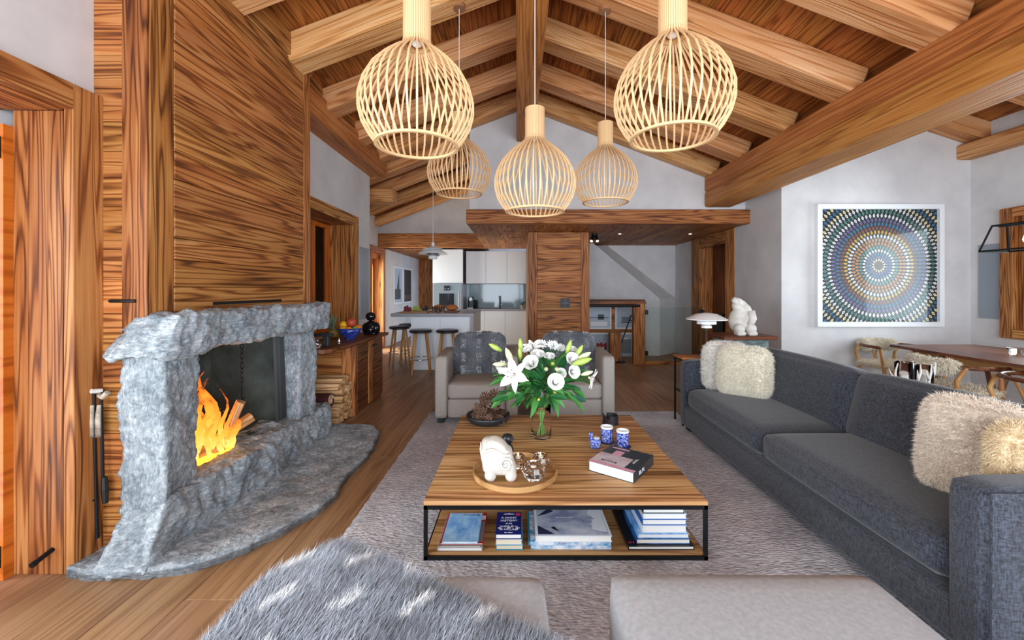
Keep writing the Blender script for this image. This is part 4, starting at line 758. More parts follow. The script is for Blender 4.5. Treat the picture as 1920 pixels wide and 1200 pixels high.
# --- tray and what stands on it
TC = (-.012, 2.345); tr_ = thing('round_tray', 'round light wooden tray on the coffee table', 'tray', (TC[0], TC[1], TZ)); obj('tray', B().lathe([(0, .0), (.225, 0), (.236, .01), (.238, .038), (.23, .038), (.222, .014), (0, .012)], (*TC, TZ), 56), 'tray_wood', tr_, smooth='auto')
TB = TZ+.0125
ss = thing('stone_carving', 'white carved stone animal figure standing on the round tray', 'sculpture', (-.095, 2.27, TB)); x, y = -.095, 2.27
b = rock(x-.085, x+.08, y-.055, y+.06, TB+.03, TB+.235, .014, .012, 5, lambda p, t: Vector((p.x-.035*t[2]+(.02 if t[0] > .5 else -.0)*(1-t[2])*1.0-.035*(t[2] > .75)*(t[0]-.5), p.y, p.z-.05*max(0, t[0]-.55)*t[2]-.02*(1-t[0])*t[2])), 9, .045)
obj('body', b, 'soapstone', ss, smooth=True)
for dx in (-.05, .06): obj('foot', B().ball((x+dx, y-.03, TB+.03), (.032, .035, .032)), 'soapstone', ss, smooth=True)
obj('carved_spiral', B().tube([(x+.035+(.034-.0012*i)*math.cos(i*.5), y-.0615-.004*math.sin(i*.25), TB+.10+(.038-.0014*i)*math.sin(i*.5)) for i in range(20)], .008, 6), 'soapstone', ss, smooth=True)
obj('carved_brow', B().tube([(x-.08+.02*i, y-.062, TB+.165+.016*math.sin(i*.8)) for i in range(8)], .008, 6), 'soapstone', ss, smooth=True)
for i in range(3): obj('carved_line', B().tube([(x-.10+.025*i, y-.055, TB+.175), (x-.10+.028*i, y-.05, TB+.215)], .003, 6), 'soapstone', ss)
bb = thing('black_bird', 'small black wooden bird figure behind the white carving', 'figurine', (-.06, 2.60, TZ)); obj('body', B().ball((-.055, 2.60, TZ+.042), (.032, .032, .042)), 'black_leather', bb, smooth=True); obj('head', B().ball((-.062, 2.598, TZ+.112), (.036, .032, .033)).lathe([(.02, 0), (.012, .02), (0, .04)], seg=12, M=FRAME((-.04, 2.592, TZ+.108), (0, 0, 1), (0, 1, 0)) @ Matrix.Rotation(PI/2, 4, 'Y')), 'black_leather', bb, smooth=True)
for x, y, r, lab in ((.088, 2.265, .062, 'large faceted crystal tealight holder in front on the round tray'), (.005, 2.415, .052, 'crystal tealight holder beside the white carving on the round tray'), (.135, 2.42, .052, 'crystal tealight holder at the back edge of the round tray')):
    t = thing('tealight_holder', lab, 'candle holder', (x, y, TB), 0, 'crystal tealight holders'); b = B().lathe([(0, 0), (r*.6, 0), (r*.95, r*.4), (r, r*.75), (r*.85, r*1.15), (r*.6, r*1.4), (r*.5, r*1.36), (r*.5, r*.9), (0, r*.88)], (x, y, TB), 12)
    obj('crystal', b, 'crystal', t); obj('tealight', B().lathe([(0, 0), (.019, 0), (.019, .014), (0, .014)], (x, y, TB+r*.89), 16), 'white_candle', t); r < .06 and obj('flame', B().ball((x, y, TB+r*.89+.027), (.004, .004, .011)), 'candle_flame', t, smooth=True)
# --- cups, creamer, coaster tin
s = N('blue_calico'); v = s.voro(s.coord((1, 1, 1), True), 75); s.col(s.ramp(v, (.22, rgb('e9ecf4')), (.3, rgb('22399a')), (.42, rgb('22399a')), (.5, rgb('aab6e0')), (.6, rgb('24409c')))); s.set(Roughness=.15); MT['blue_calico'] = s.m
for x, y, lab in ((.612, 2.845, 'blue and white flowered cup beside the small creamer'), (.700, 2.765, 'blue and white flowered cup behind the thick book')):
    t = thing('cup', lab, 'cup', (x, y, TZ), 0, 'flowered cups'); obj('saucer', B().lathe([(0, 0), (.05, 0), (.055, .004), (0, .005)], (x, y, TZ), 24), 'cover_navy', t); obj('cup', B().lathe([(0, .006), (.036, .006), (.04, .012), (.0405, .10), (.042, .108), (.038, .108), (.037, .02), (0, .018)], (x, y, TZ), 28), 'blue_calico', t, smooth=True); obj('lining', B().lathe([(.0375, .107), (.0365, .022), (0, .0195)], (x, y, TZ), 24), 'white_glass', t, smooth=True); obj('rim', B().lathe([(.0412, .098), (.0428, .108), (.040, .111), (.0372, .107)], (x, y, TZ), 28), 'white_glass', t, smooth=True)
cr = thing('creamer', 'small blue and white flowered creamer jug shaped like an animal', 'jug', (.512, 2.73, TZ)); obj('body', B().box(.478, .546, 2.70, 2.765, TZ, TZ+.068, bev=.02, seg=3), 'blue_calico', cr, smooth=True); obj('neck', B().tube([(.488, 2.73, TZ+.05), (.482, 2.73, TZ+.075), (.483, 2.728, TZ+.098), (.49, 2.725, TZ+.105)], [.014, .012, .013, .009], 10), 'blue_calico', cr, smooth=True); obj('opening', B().lathe([(0, 0), (.02, 0), (.022, .004), (0, .004)], (.52, 2.732, TZ+.067), 16), 'white_glass', cr)
cn = thing('coaster_holder', 'dark round coaster holder with cut-out sides at the table back', 'coaster holder', (.725, 3.24, TZ)); obj('base', B().lathe([(0, 0), (.062, 0), (.062, .01), (0, .01)], (.725, 3.24, TZ), 28), 'matte_black_bowl', cn)
for a0 in (.3, 2.4, 4.4): obj('wall', B().lathe([(.058, .01), (.06, .07), (.055, .07), (.053, .01), (.058, .01)], (.725, 3.24, TZ), 12, a0=a0, a1=a0+1.6), 'matte_black_bowl', cn)
for i in range(4): obj('coaster', B().lathe([(0, 0), (.05, 0), (.05, .005), (0, .005)], (.725, 3.24, TZ+.0105+.006*i), 24), 'leather_roll', cn)
# --- pine cones in a bowl
BX, BY = -.228, 3.26; bw = thing('bowl', 'shallow matte black bowl holding pine cones', 'bowl', (BX, BY, TZ)); obj('bowl', B().lathe([(0, 0), (.10, 0), (.15, .02), (.172, .055), (.17, .07), (.162, .07), (.15, .035), (.1, .015), (0, .014)], (BX, BY, TZ), 48), 'matte_black_bowl', bw, smooth=True)
def cone_mesh(seed):
    rr = random.Random(seed); b = B(); L, r = .12, .043; n = 84
    b.tube([(0, 0, .008), (0, 0, L*.5), (0, 0, L*.97)], [r*.5, r*.42, .006], 8)
    for i in range(n):
        f = i/n; a = i*2.39996; z = .004+L*f; rad = r*math.sin(PI*min(1, .22+.80*(1-f)*.95)) if f > .12 else r*(.6+3*f); tip = .62*(1-f)-.1
        d = Vector((math.cos(a), math.sin(a), 0)); sd = Vector((-d.y, d.x, 0)); w = .0115*(1-.5*f); up = Vector((0, 0, 1)); o_ = d*rad*.45+up*z; e_ = d*rad*1.12+up*(z+.012+.012*f); m_ = d*rad*.85+up*(z+.008)
        v = [b.b.verts.new(p) for p in (o_, m_+sd*w, e_+sd*w*.6, e_+d*.003+up*.006, e_-sd*w*.6, m_-sd*w)]; b.b.faces.new(v); v2 = [b.b.verts.new(p-up*.0045) for p in (m_+sd*w, e_+sd*w*.6, e_-sd*w*.6, m_-sd*w)]; b.b.faces.new((v[1], v[2], v2[1], v2[0])); b.b.faces.new((v[2], v[4], v2[2], v2[1])); b.b.faces.new((v[4], v[5], v2[3], v2[2]))
    me = bpy.data.meshes.new('pine_cone'); b.b.to_mesh(me); b.b.free(); me.materials.append(MT['pine_scale']); return me
PCM = [cone_mesh(1)]; rr = random.Random(2)
for i, (dx, dy, dz, tx, tz, sc) in enumerate(((0.050, 0.030, 0.090, .15, 0, 1.15), (-0.049, 0.040, 0.088, .45, 2.6, 1), (-0.128, -0.067, 0.043, 1.45, 2, .85), (0.024, -0.143, 0.044, 1.5, 3.3, .85), (0.067, -0.012, 0.044, 1.5, .3, .85), (0.066, 0.040, 0.041, 1.45, -1.3, .8), (-0.066, 0.125, 0.044, 1.5, 1.2, .85), (-0.140, 0.011, 0.042, 1.5, 2.2, .8), (0.069, 0.115, 0.042, 1.5, .7, .8), (0.000, -0.040, 0.102, 1.3, 4.6, .85))):
    W = Matrix.Translation((BX+dx, BY+dy, TZ+dz)) @ Matrix.Rotation(tz, 4, 'Z') @ Matrix.Rotation(tx, 4, 'X') @ Matrix.Diagonal((sc, sc, sc, 1))
    tag(meshobj('pine_cone', PCM[0], None, W), 'tallest open pine cone standing up in the black bowl' if i == 0 else 'upright pine cone beside the tallest one in the black bowl' if i == 1 else 'brown pine cone lying in the black bowl', 'pine cone', 'pine cones in the bowl')
# --- vase of flowers
VX, VY = .17, 2.94; vs = thing('glass_vase', 'clear glass vase holding the lily bouquet', 'vase', (VX, VY, TZ))
obj('vase', B().lathe([(0, 0), (.062, 0), (.07, .012), (.072, .08), (.064, .17), (.068, .225), (.064, .225), (.060, .17), (.067, .08), (.064, .016), (0, .012)], (VX, VY, TZ), 36), 'glass', vs, smooth=True)
for k, v, r_ in (('petal_white', 'f4f3ee', .5), ('bud_green', 'a9bf5a', .45), ('bud_pale', 'dbe3b0', .45), ('leaf_green', '4a8a42', .4), ('leaf_dark', '2f6a3a', .4), ('leaf_blue', '3d6e58', .45), ('stem_green', '5f8a3c', .5), ('stamen', '6b3320', .6), ('berry_yellow', 'c9b63a', .5), ('petal_core', 'e3e4b8', .5)): plain(k, rgb(v), r_)
bq = thing('bouquet', 'large bouquet of white lilies, roses and chrysanthemums with green leaves', 'flowers', (VX, VY, TZ+.02)); rr = random.Random(11)
def bp(px, py, y): return P(px, py, y)
def mesh_of(name, b, mat, smooth=True):
    me = bpy.data.meshes.new(name); bmesh.ops.recalc_face_normals(b.b, faces=b.b.faces); b.b.to_mesh(me); b.b.free(); me.materials.append(MT[mat])
    if smooth: me.polygons.foreach_set('use_smooth', [True]*len(me.polygons))
    return me
def blade(L, w, curl, cup, nu=8, wf=None):   # leaf/petal along +X, face up +Z
    return B().grid(lambda u, v: Vector((L*u*(1-.12*curl*u), (v-.5)*2*w*(wf(u) if wf else math.sin(PI*min(1, u*.94+.04))**.8), curl*L*.35*u*u*(-1)+cup*w*(4*(v-.5)**2))), nu, 4)
def align(o_, d, up=(0, 0, 1), roll=0): 
    d = Vector(d).normalized(); u_ = Vector(up); u_ = u_ if abs(u_.normalized().dot(d)) < .97 else Vector((1, .2, 0)); return FRAME(o_, d, u_.cross(d)) @ Matrix.Rotation(roll, 4, 'X')
LEAF = [mesh_of('leaf', blade(.16, .033, .8, .35), 'leaf_green'), mesh_of('leaf', blade(.13, .028, .5, .3), 'leaf_dark'), mesh_of('leaf', blade(.10, .035, .3, .2, wf=lambda u: math.sin(PI*min(1, u*.9+.08))**.5), 'leaf_blue'), mesh_of('leaf', blade(.18, .02, 1.3, .3), 'leaf_green')]
cen = Vector((VX, VY, TZ+.21))
for i in range(150):
    a = rr.random()*2*PI; el = rr.uniform(-.25, 1.2); d = Vector((math.cos(a)*math.cos(el), math.sin(a)*math.cos(el)*.8, math.sin(el))); rad = rr.uniform(.04, .23); p = cen+Vector((0, 0, .12))+Vector((d.x*rad*1.15, d.y*rad, d.z*rad*.95-.02)); k = rr.choice((0, 1, 1, 3, 0)) if p.z > TZ+.28 else rr.choice((1, 2, 2, 2))
    meshobj('leaf', LEAF[k], bq, align(p, d+Vector((rr.uniform(-.5, .5), rr.uniform(-.5, .5), rr.uniform(-.5, .2))), roll=rr.uniform(-.6, .6)))
for i in range(16):
    a = i*2*PI/16+rr.uniform(-.15, .15); r0 = rr.uniform(.01, .045); obj('stem', B().tube([(VX-math.cos(a)*r0, VY-math.sin(a)*r0, TZ+.02), (VX+math.cos(a)*.03, VY+math.sin(a)*.03, TZ+.2), (VX+math.cos(a)*.10, VY+math.sin(a)*.09, TZ+.36)], .004, 6), 'stem_green', bq)
PET = [mesh_of('petal', blade(.115, .027, .75, .45), 'petal_white'), mesh_of('petal', blade(.115, .02, .85, .45), 'petal_white')]
def lily(c, ax, sc=1):
    M_ = align(c, ax) @ Matrix.Rotation(PI/2, 4, 'Y') @ Matrix.Diagonal((sc, sc, sc, 1)); M_ = FRAME(c, Vector(ax).orthogonal(), Vector(ax).cross(Vector(ax).orthogonal())) @ Matrix.Diagonal((sc, sc, sc, 1))
    t = obj('lily', B().ball((0, 0, 0), .012, 8, 6), 'petal_core', bq, M=M_)
    for k in range(6): a = k*PI/3; meshobj('petal', PET[k % 2], t, M_ @ Matrix.Rotation(a, 4, 'Z') @ Matrix.Rotation(-.62, 4, 'Y'))
    for k in range(5): a = k*1.26; e_ = Vector((.022*math.cos(a), .022*math.sin(a), .07)); obj('stamen', B().tube([(0, 0, 0), e_*.6, e_], .0012, 4).ball(e_, (.006, .003, .003), 6, 4), 'stamen', t, M=M_)
lily(bp(968, 703, 2.66), (-.45, -.85, .25), 1.15); lily(bp(1105, 708, 2.80), (.9, -.35, -.3), .75); lily(bp(1000, 655, 2.95), (-.1, -.5, .9), .8)
def rose(c, ax, sc=1):
    M_ = FRAME(c, Vector(ax).orthogonal(), Vector(ax).cross(Vector(ax).orthogonal())) @ Matrix.Diagonal((sc, sc, sc, 1)); b = B()
    for ring, (n_, r_, h_, tilt) in enumerate(((3, .008, .034, -.15), (4, .015, .037, .05), (5, .022, .036, .3), (6, .028, .032, .7))):
        for k in range(n_):
            a0 = 2*PI*k/n_+ring*.7
            def f(u, v, a0=a0, n_=n_, r_=r_, h_=h_, tilt=tilt): a = a0+(u-.5)*2*PI/n_*1.45; rad = r_*(.55+.45*v)+tilt*.02*v*v; return Vector((rad*math.cos(a), rad*math.sin(a), -.018+h_*v*(1-.25*(2*u-1)**2)-tilt*.008*v))
            b.grid(f, 5, 4)
    b.ball((0, 0, .004), (.012, .012, .016), 8, 6)
    obj('rose', b, 'petal_white', bq, smooth=True, M=M_)
for px, py, y, ax, sc in ((1042, 716, 2.70, (.1, -.9, .45), 1.35), (995, 680, 2.74, (-.25, -.7, .6), 1.3), (1074, 674, 2.80, (.3, -.7, .55), 1.25), (1076, 697, 2.76, (.4, -.8, .2), 1.1), (1008, 664, 2.84, (0, -.4, .9), 1.2), (1072, 655, 2.95, (.3, -.3, .9), 1.1), (1052, 700, 2.80, (.2, -.8, .4), .9), (1030, 668, 2.9, (0, -.4, .9), 1.0)): rose(bp(px, py, y), ax, sc)
def mum(c, ax, sc=1):
    b = B(); M_ = FRAME(c, Vector(ax).orthogonal(), Vector(ax).cross(Vector(ax).orthogonal())) @ Matrix.Diagonal((sc, sc, sc, 1)); rm = random.Random(int(c.x*1000))
    for k in range(64):
        a = k*2.4; el = 1.45*(k/64)**.6; d = Vector((math.cos(a)*math.sin(el), math.sin(a)*math.sin(el), math.cos(el))); sd = Vector((-math.sin(a), math.cos(a), 0))*.0045; L = rm.uniform(.036, .05); n_ = d.cross(sd).normalized()*.004
        b.face(d*.006-sd*.6, d*.006+sd*.6, d*L*.8+sd-n_, d*L+n_, d*L*.8-sd-n_)
    obj('chrysanthemum', b, 'petal_white', bq, M=M_)
for px, py, y, ax, sc in ((1014, 648, 3.0, (0, -.5, .85), 1.1), (1036, 650, 2.98, (.1, -.5, .85), 1.1), (990, 656, 2.95, (-.3, -.5, .8), 1.0), (944, 690, 2.82, (-.7, -.6, .3), 1.15), (1050, 655, 3.0, (.2, -.4, .9), 1.0)): mum(bp(px, py, y), ax, sc)
BUD = [mesh_of('bud', B().lathe([(0, 0), (.008, .004), (.016, .03), (.019, .055), (.014, .085), (.004, .105), (0, .108)], seg=10), m) for m in ('bud_green', 'bud_pale')]
for px, py, y, d, k, sc in ((930, 652, 2.85, (-.75, -.2, .45), 0, 1.0), (955, 668, 2.78, (-.35, -.3, .9), 1, 1.15), (976, 648, 2.85, (-.05, 0, 1), 0, .9), (975, 664, 2.82, (-.1, -.2, 1), 0, .85), (1066, 652, 2.9, (.3, 0, .9), 0, 1.0), (1085, 660, 2.85, (.45, 0, .8), 0, 1.0), (1094, 668, 2.8, (.8, -.1, .45), 1, 1.0), (1090, 678, 2.75, (.95, -.1, .3), 0, 1.25), (1100, 700, 2.75, (.8, -.3, .3), 1, .8), (938, 683, 2.75, (-.95, -.2, .05), 1, .9), (1036, 682, 2.72, (.05, -.9, .3), 0, .7), (1044, 692, 2.70, (.2, -.9, .1), 1, .7), (1024, 692, 2.70, (-.1, -.9, .2), 1, .75)):
    o_ = bp(px, py, y); dd = Vector(d).normalized(); meshobj('bud', BUD[k], bq, FRAME(o_-dd*.05*sc, dd.orthogonal(), dd.cross(dd.orthogonal())) @ Matrix.Diagonal((sc, sc, sc, 1)))
for px, py in ((986, 757), (1010, 749), (1040, 735), (1049, 745)): obj('berry', B().ball(bp(px, py, 2.80), .011, 8, 6), 'berry_yellow', bq, smooth=True)
# ---------------------------------------------------------------- slatted wooden pendants
prof = [(.062, .68), (.062, .60), (.062, .50), (.068, .475), (.088, .452), (.125, .425), (.17, .385), (.215, .335), (.248, .275), (.266, .21), (.266, .155), (.25, .095), (.222, .045), (.188, .002)]
def slat_mesh():
    b = B(); n = len(prof); rows = []
    for i, (r, z) in enumerate(prof):
        q0, q1 = Vector(prof[max(0, i-1)]), Vector(prof[min(n-1, i+1)]); t = (q1-q0).normalized(); nr = Vector((t.y, -t.x)) ; nr = -nr if nr.x < 0 else nr; w = .0043; th = .0028
        rows.append([b.b.verts.new((r+nr.x*s_*th, sy*w, z+nr.y*s_*th)) for s_, sy in ((-1, -1), (1, -1), (1, 1), (-1, 1))])
    for a, c in zip(rows, rows[1:]):
        for k in range(4): b.b.faces.new((a[k], a[(k+1) % 4], c[(k+1) % 4], c[k]))
    b.b.faces.new(rows[0]); b.b.faces.new(rows[-1]); bmesh.ops.recalc_face_normals(b.b, faces=b.b.faces); me = bpy.data.meshes.new('slat'); b.b.to_mesh(me); b.b.free(); me.materials.append(MT['birch_slat']); return me
SLM = slat_mesh()
for i, (px, y, zb, lab) in enumerate(((782, 1.97, 2.03, 'slatted birch globe pendant over the near table edge on the fireplace side'), (1261, 1.95, 2.06, 'slatted birch globe pendant over the near table edge on the sofa side'), (1003, 2.75, 1.865, 'slatted birch globe pendant hanging lowest over the table centre'), (861, 3.54, 2.165, 'slatted birch globe pendant over the far table edge near the kitchen pendant'), (1135, 3.56, 2.095, 'slatted birch globe pendant over the far table edge near the wooden column'))):
    x = (px-CX)/F*y; t = thing('pendant_lamp', lab, 'pendant lamp', (x, y, zb), 0, 'slatted birch pendants'); T0 = Matrix.Translation((x, y, zb))
    for k in range(40): meshobj('slat', SLM, t, T0 @ Matrix.Rotation(2*PI*(k+.5)/40, 4, 'Z'))
    obj('bottom_ring', B().lathe([(.180, -.004), (.196, -.004), (.194, .008), (.182, .008), (.180, -.004)], (x, y, zb), 48), 'birch_slat', t); obj('inner_ring', B().lathe([(.052, .47), (.058, .47), (.058, .49), (.052, .49), (.052, .47)], (x, y, zb), 32), 'birch', t)
    obj('neck_sleeve', B().lathe([(.056, .50), (.056, .675), (.01, .68)], (x, y, zb), 32), 'birch', t, smooth='auto'); obj('bulb', B().ball((x, y, zb+.50), .032), 'white_glass', t, smooth=True)
    zt = 3.516 if -.01 < x < .24 else zr(x); obj('cord', B().cyl((x, y, zb+.68), (x, y, zt-.02), .003, seg=6), 'cable', t); obj('canopy', B().lathe([(0, -.035), (.05, -.035), (.052, .012), (0, .012)], (x, y, zt), 24), 'wood_cap', t, smooth='auto')
# ---------------------------------------------------------------- kitchen
def cabinet(name, x0, x1, y0, y1, z0, z1, label, splits, cat='cabinet', body='worktop'):
    t = thing(name, label, cat, ((x0+x1)/2, (y0+y1)/2, z0)); obj('body', box(x0, x1, y0+.02, y1, z0, z1), body, t)
    for a_, b_, c_, d_ in splits: obj('door', box(a_+.003, b_-.003, y0, y0+.02, c_+.003, d_-.003, bev=.002), 'white_lacquer', t)
    return t
ov = cabinet('oven_cabinet', -1.957, -1.255, 9.6, 10.25, 0, 2.285, 'tall white cabinet with built-in oven beside the hall', [(-1.957, -1.255, 1.50, 2.28), (-1.957, -1.255, 0, .82)])
o_ = obj('oven', box(-1.93, -1.285, 9.585, 9.6, .84, 1.49), 'oven_steel', ov); obj('oven_window', box(-1.80, -1.46, 9.575, 9.586, .93, 1.26), 'oven_glass', o_); obj('control_panel', box(-1.69, -1.55, 9.575, 9.586, 1.33, 1.44), 'black', o_); obj('handle', B().cyl((-1.34, 9.55, .95), (-1.34, 9.55, 1.3), .01), 'chrome', o_)
for x in (-1.655, -1.585): obj('knob', B().cyl((x, 9.576, 1.37), (x, 9.555, 1.37), .02), 'chrome', o_)
for i, (a_, b_) in enumerate(((-1.20, -.735), (-.735, -.245), (-.245, .24))): cabinet('wall_cabinet', a_, b_, 9.72, 10.25, 1.49, 2.25, ('white handleless wall cabinet next to the tall oven cabinet', 'white handleless wall cabinet between two others over the sink', 'white handleless wall cabinet next to the wooden column')[i], [(a_, b_, 1.49, 2.25)])
for i, (a_, b_) in enumerate(((-1.25, -.76), (-.76, -.28), (-.28, .24))): cabinet('base_cabinet', a_, b_, 9.6, 10.25, 0, .86, ('white handleless base cabinet behind the island end', 'white handleless base cabinet below the sink tap', 'white handleless base cabinet next to the wooden column')[i], [(a_, b_, .08, .86)])
solo('worktop', box(-1.25, .24, 9.58, 10.25, .862, .90), 'worktop', 'pale grey stone worktop running under the kitchen wall cabinets', 'worktop'); solo('backsplash', box(-1.25, .24, 10.22, 10.24, .902, 1.488), 'backsplash', 'pale glossy glass backsplash behind the kitchen tap', 'backsplash')
cm = thing('coffee_machine', 'black and chrome capsule coffee machine on the worktop', 'coffee machine', (-1.10, 9.95, .90)); obj('body', box(-1.17, -1.04, 9.85, 10.1, .90, 1.17, bev=.03, seg=3), 'black_leather', cm); obj('face', B().cyl((-1.105, 9.85, 1.12), (-1.105, 9.83, 1.12), .045), 'chrome', cm); obj('drip_tray', box(-1.17, -1.04, 9.74, 9.86, .90, .93), 'steel', cm); obj('tank', B().cyl((-.99, 10.0, .90), (-.99, 10.0, 1.1), .04), 'black_metal', cm)
tp = thing('tap', 'curved chrome kitchen tap in front of the glass backsplash', 'tap', (-.42, 10.0, .9)); obj('spout', B().tube([(-.42, 10.0, .9), (-.42, 10.0, 1.12), (-.42, 9.97, 1.17), (-.43, 9.9, 1.18), (-.43, 9.86, 1.14)], .018, 8), 'chrome', tp, smooth=True); obj('lever', B().cyl((-.42, 10, .98), (-.34, 10, 1.0), .008), 'chrome', tp)
for i in range(2): t = thing('storage_jar', ('short glass storage jar with dark lid on the worktop', 'taller glass storage jar behind the short jar')[i], 'jar', (.12+.09*i, 9.8+.12*i, .90)); obj('glass', B().lathe([(0, 0), (.05, 0), (.05, .10+.03*i), (0, .10+.03*i)], (.12+.07*i, 9.8+.12*i, .90), 16), 'antler', t); obj('lid', B().lathe([(0, 0), (.052, 0), (.052, .025), (0, .025)], (.12+.07*i, 9.8+.12*i, 1.001+.03*i), 16), 'black_metal', t)
il = thing('kitchen_island', 'white kitchen island with thick grey stone top', 'kitchen island', (-1.4, 7.6, 0)); obj('body', box(-1.79, -.79, 7.0, 8.3, .0, .895), 'white_lacquer', il); obj('worktop', box(-2.12, -.73, 6.95, 8.36, .895, .95, bev=.003), 'worktop', il); obj('side_panel', box(-.79, -.735, 6.97, 8.34, 0, .895), 'worktop', il)
for a_, b_ in ((-1.785, -1.30), (-1.295, -.80)): obj('panel', box(a_, b_, 6.985, 7.0, .01, .88), 'white_lacquer', il)
def stool(x, y, rz, label):
    t = thing('bar_stool', label, 'stool', (x, y, 0), rz, 'bar stools at the island'); M = wm(t); b = B(); b.lathe([(0, .655), (.16, .655), (.18, .665), (.182, .69), (.165, .705), (0, .708)], M=M, seg=32); obj('seat', b, 'black_leather', t, smooth='auto')
    for k in range(4): a = PI/4+k*PI/2; obj('leg', B().tube([M @ Vector((.12*math.cos(a), .12*math.sin(a), .66)), M @ Vector((.175*math.cos(a), .175*math.sin(a), .3)), M @ Vector((.21*math.cos(a), .21*math.sin(a), 0))], [.019, .018, .012], 10), 'oak_pale', t, smooth=True)
    obj('foot_ring', B().tube([M @ Vector((.185*math.cos(q), .185*math.sin(q), .24)) for q in [j*PI/12 for j in range(25)]], .008, 6), 'chrome', t, smooth=True)
stool(-1.56, 6.72, .3, 'black-seated oak bar stool beside the island corner'); stool(-1.13, 6.72, .1, 'black-seated oak bar stool at the island middle, behind the armchair'); stool(-2.08, 7.35, .5, 'black-seated oak bar stool at the island end near the hall'); stool(-2.05, 7.85, .2, 'black-seated oak bar stool at the far island end')
cb = solo('serving_board', box(-2.02, -1.55, 7.15, 7.5, .951, .97, bev=.004), 'tray_wood', 'wooden serving board with grapes on the island', 'board'); cb2 = solo('bread_board', box(-1.52, -1.05, 7.3, 7.6, .951, .975, bev=.004), 'walnut', 'dark wooden board with bread on the island', 'board')
for k, v in (('grape_red', '7a2430'), ('grape_green', '9fae45'), ('grape_dark', '25222c'), ('bread', 'b06a35')): plain(k, rgb(v), .35 if k != 'bread' else .8)
for nm, m, cx_, n_, lab in (('red_grapes', 'grape_red', -1.93, 26, 'bunch of red grapes on the serving board'), ('green_grapes', 'grape_green', -1.77, 30, 'bunch of green grapes on the serving board'), ('dark_grapes', 'grape_dark', -1.60, 18, 'bunch of black grapes on the serving board')):
    b = B(); rr = random.Random(n_)
    for i in range(n_): r_ = .063*math.sqrt(rr.random()); a = rr.random()*2*PI; b.ball((cx_+r_*math.cos(a), 7.3+r_*math.sin(a), .985+max(0, .06-.5*r_)*rr.random()*1.6), .017, 8, 6)
    solo(nm, b, m, lab, 'grapes', smooth=True)
for x, lab in ((-1.40, 'brown bread loaf nearest the grapes'), (-1.17, 'brown bread loaf nearest the tall cabinet')): solo('bread_loaf', B().ball((x, 7.45, 1.027), (.113, .08, .055)), 'bread', lab, 'bread', smooth=True)
for i in range(3): solo('tumbler', B().lathe([(0, 0), (.026, 0), (.03, .11), (.027, .11), (.024, .008), (0, .008)], (-1.42+.075*i, 7.08, .951), 16), 'glass', 'small clear tumbler on the island front edge', 'glass', 'tumblers on the island', smooth=True)
pl_ = thing('kitchen_pendant', 'white tiered metal pendant lamp over the kitchen island', 'pendant lamp', (-1.54, 7.6, 1.95)); c_ = (-1.54, 7.6, 0)
for nm, pr, mt in (('top_shade', [(.05, 2.14), (.09, 2.12), (.19, 2.09), (.19, 2.085), (.05, 2.10)], 'white_frame'), ('main_shade', [(.09, 2.095), (.18, 2.06), (.27, 2.005), (.272, 2.0), (.17, 2.045), (.09, 2.08)], 'white_frame'), ('lower_shade', [(.06, 2.04), (.11, 2.02), (.118, 1.965), (.11, 1.965), (.06, 2.0)], 'steel'), ('inner_shade', [(.03, 2.0), (.075, 1.97), (.08, 1.91), (.05, 1.905), (.03, 1.95)], 'white_glass')): obj(nm, B().lathe([(r, z) for r, z in pr], c_, 32), mt, pl_, smooth='auto')
obj('holder', B().lathe([(0, 2.21), (.025, 2.21), (.03, 2.0), (0, 2.0)], c_, 16), 'white_frame', pl_); obj('cord', B().cyl((-1.54, 7.6, 2.2), (-1.54, 7.6, zr(-1.54)+.2), .006), 'cable', pl_); obj('canopy', B().lathe([(0, -.04), (.06, -.04), (.06, .02), (0, .02)], (-1.54, 7.6, zr(-1.54)+.2), 20), 'white_frame', pl_)
for y0, y1, lab, m in ((10.33, 11.12, 'white framed print of a pale sailing boat on the hall wall', 'print_sky'), (11.22, 12.1, 'white framed dark print on the hall wall', 'print_dark')):
    t = thing('framed_picture', lab, 'picture', (-3.09, (y0+y1)/2, 1.0)); b = B()
    for q in ((y0, y1, .98, 1.02), (y0, y1, 1.90, 1.94), (y0, y0+.04, 1.02, 1.90), (y1-.04, y1, 1.02, 1.90)): b.box(-3.098, -3.06, *q)
    obj('frame', b, 'white_frame', t); obj('print', box(-3.09, -3.08, y0+.04, y1-.04, 1.02, 1.90), m, t)
    if m == 'print_sky': obj('dark_half', box(-3.08, -3.078, y0+.14, y1-.14, 1.1, 1.36), 'print_dark', t); obj('sail', B().prism([(-3.079, y0+.3, 1.36), (-3.079, y0+.52, 1.36), (-3.079, y0+.5, 1.78)], (.002, 0, 0)), 'print_dark', t)
    else: obj('mat_board', box(-3.08, -3.078, y0+.1, y1-.1, 1.06, 1.2), 'print_brown', t)
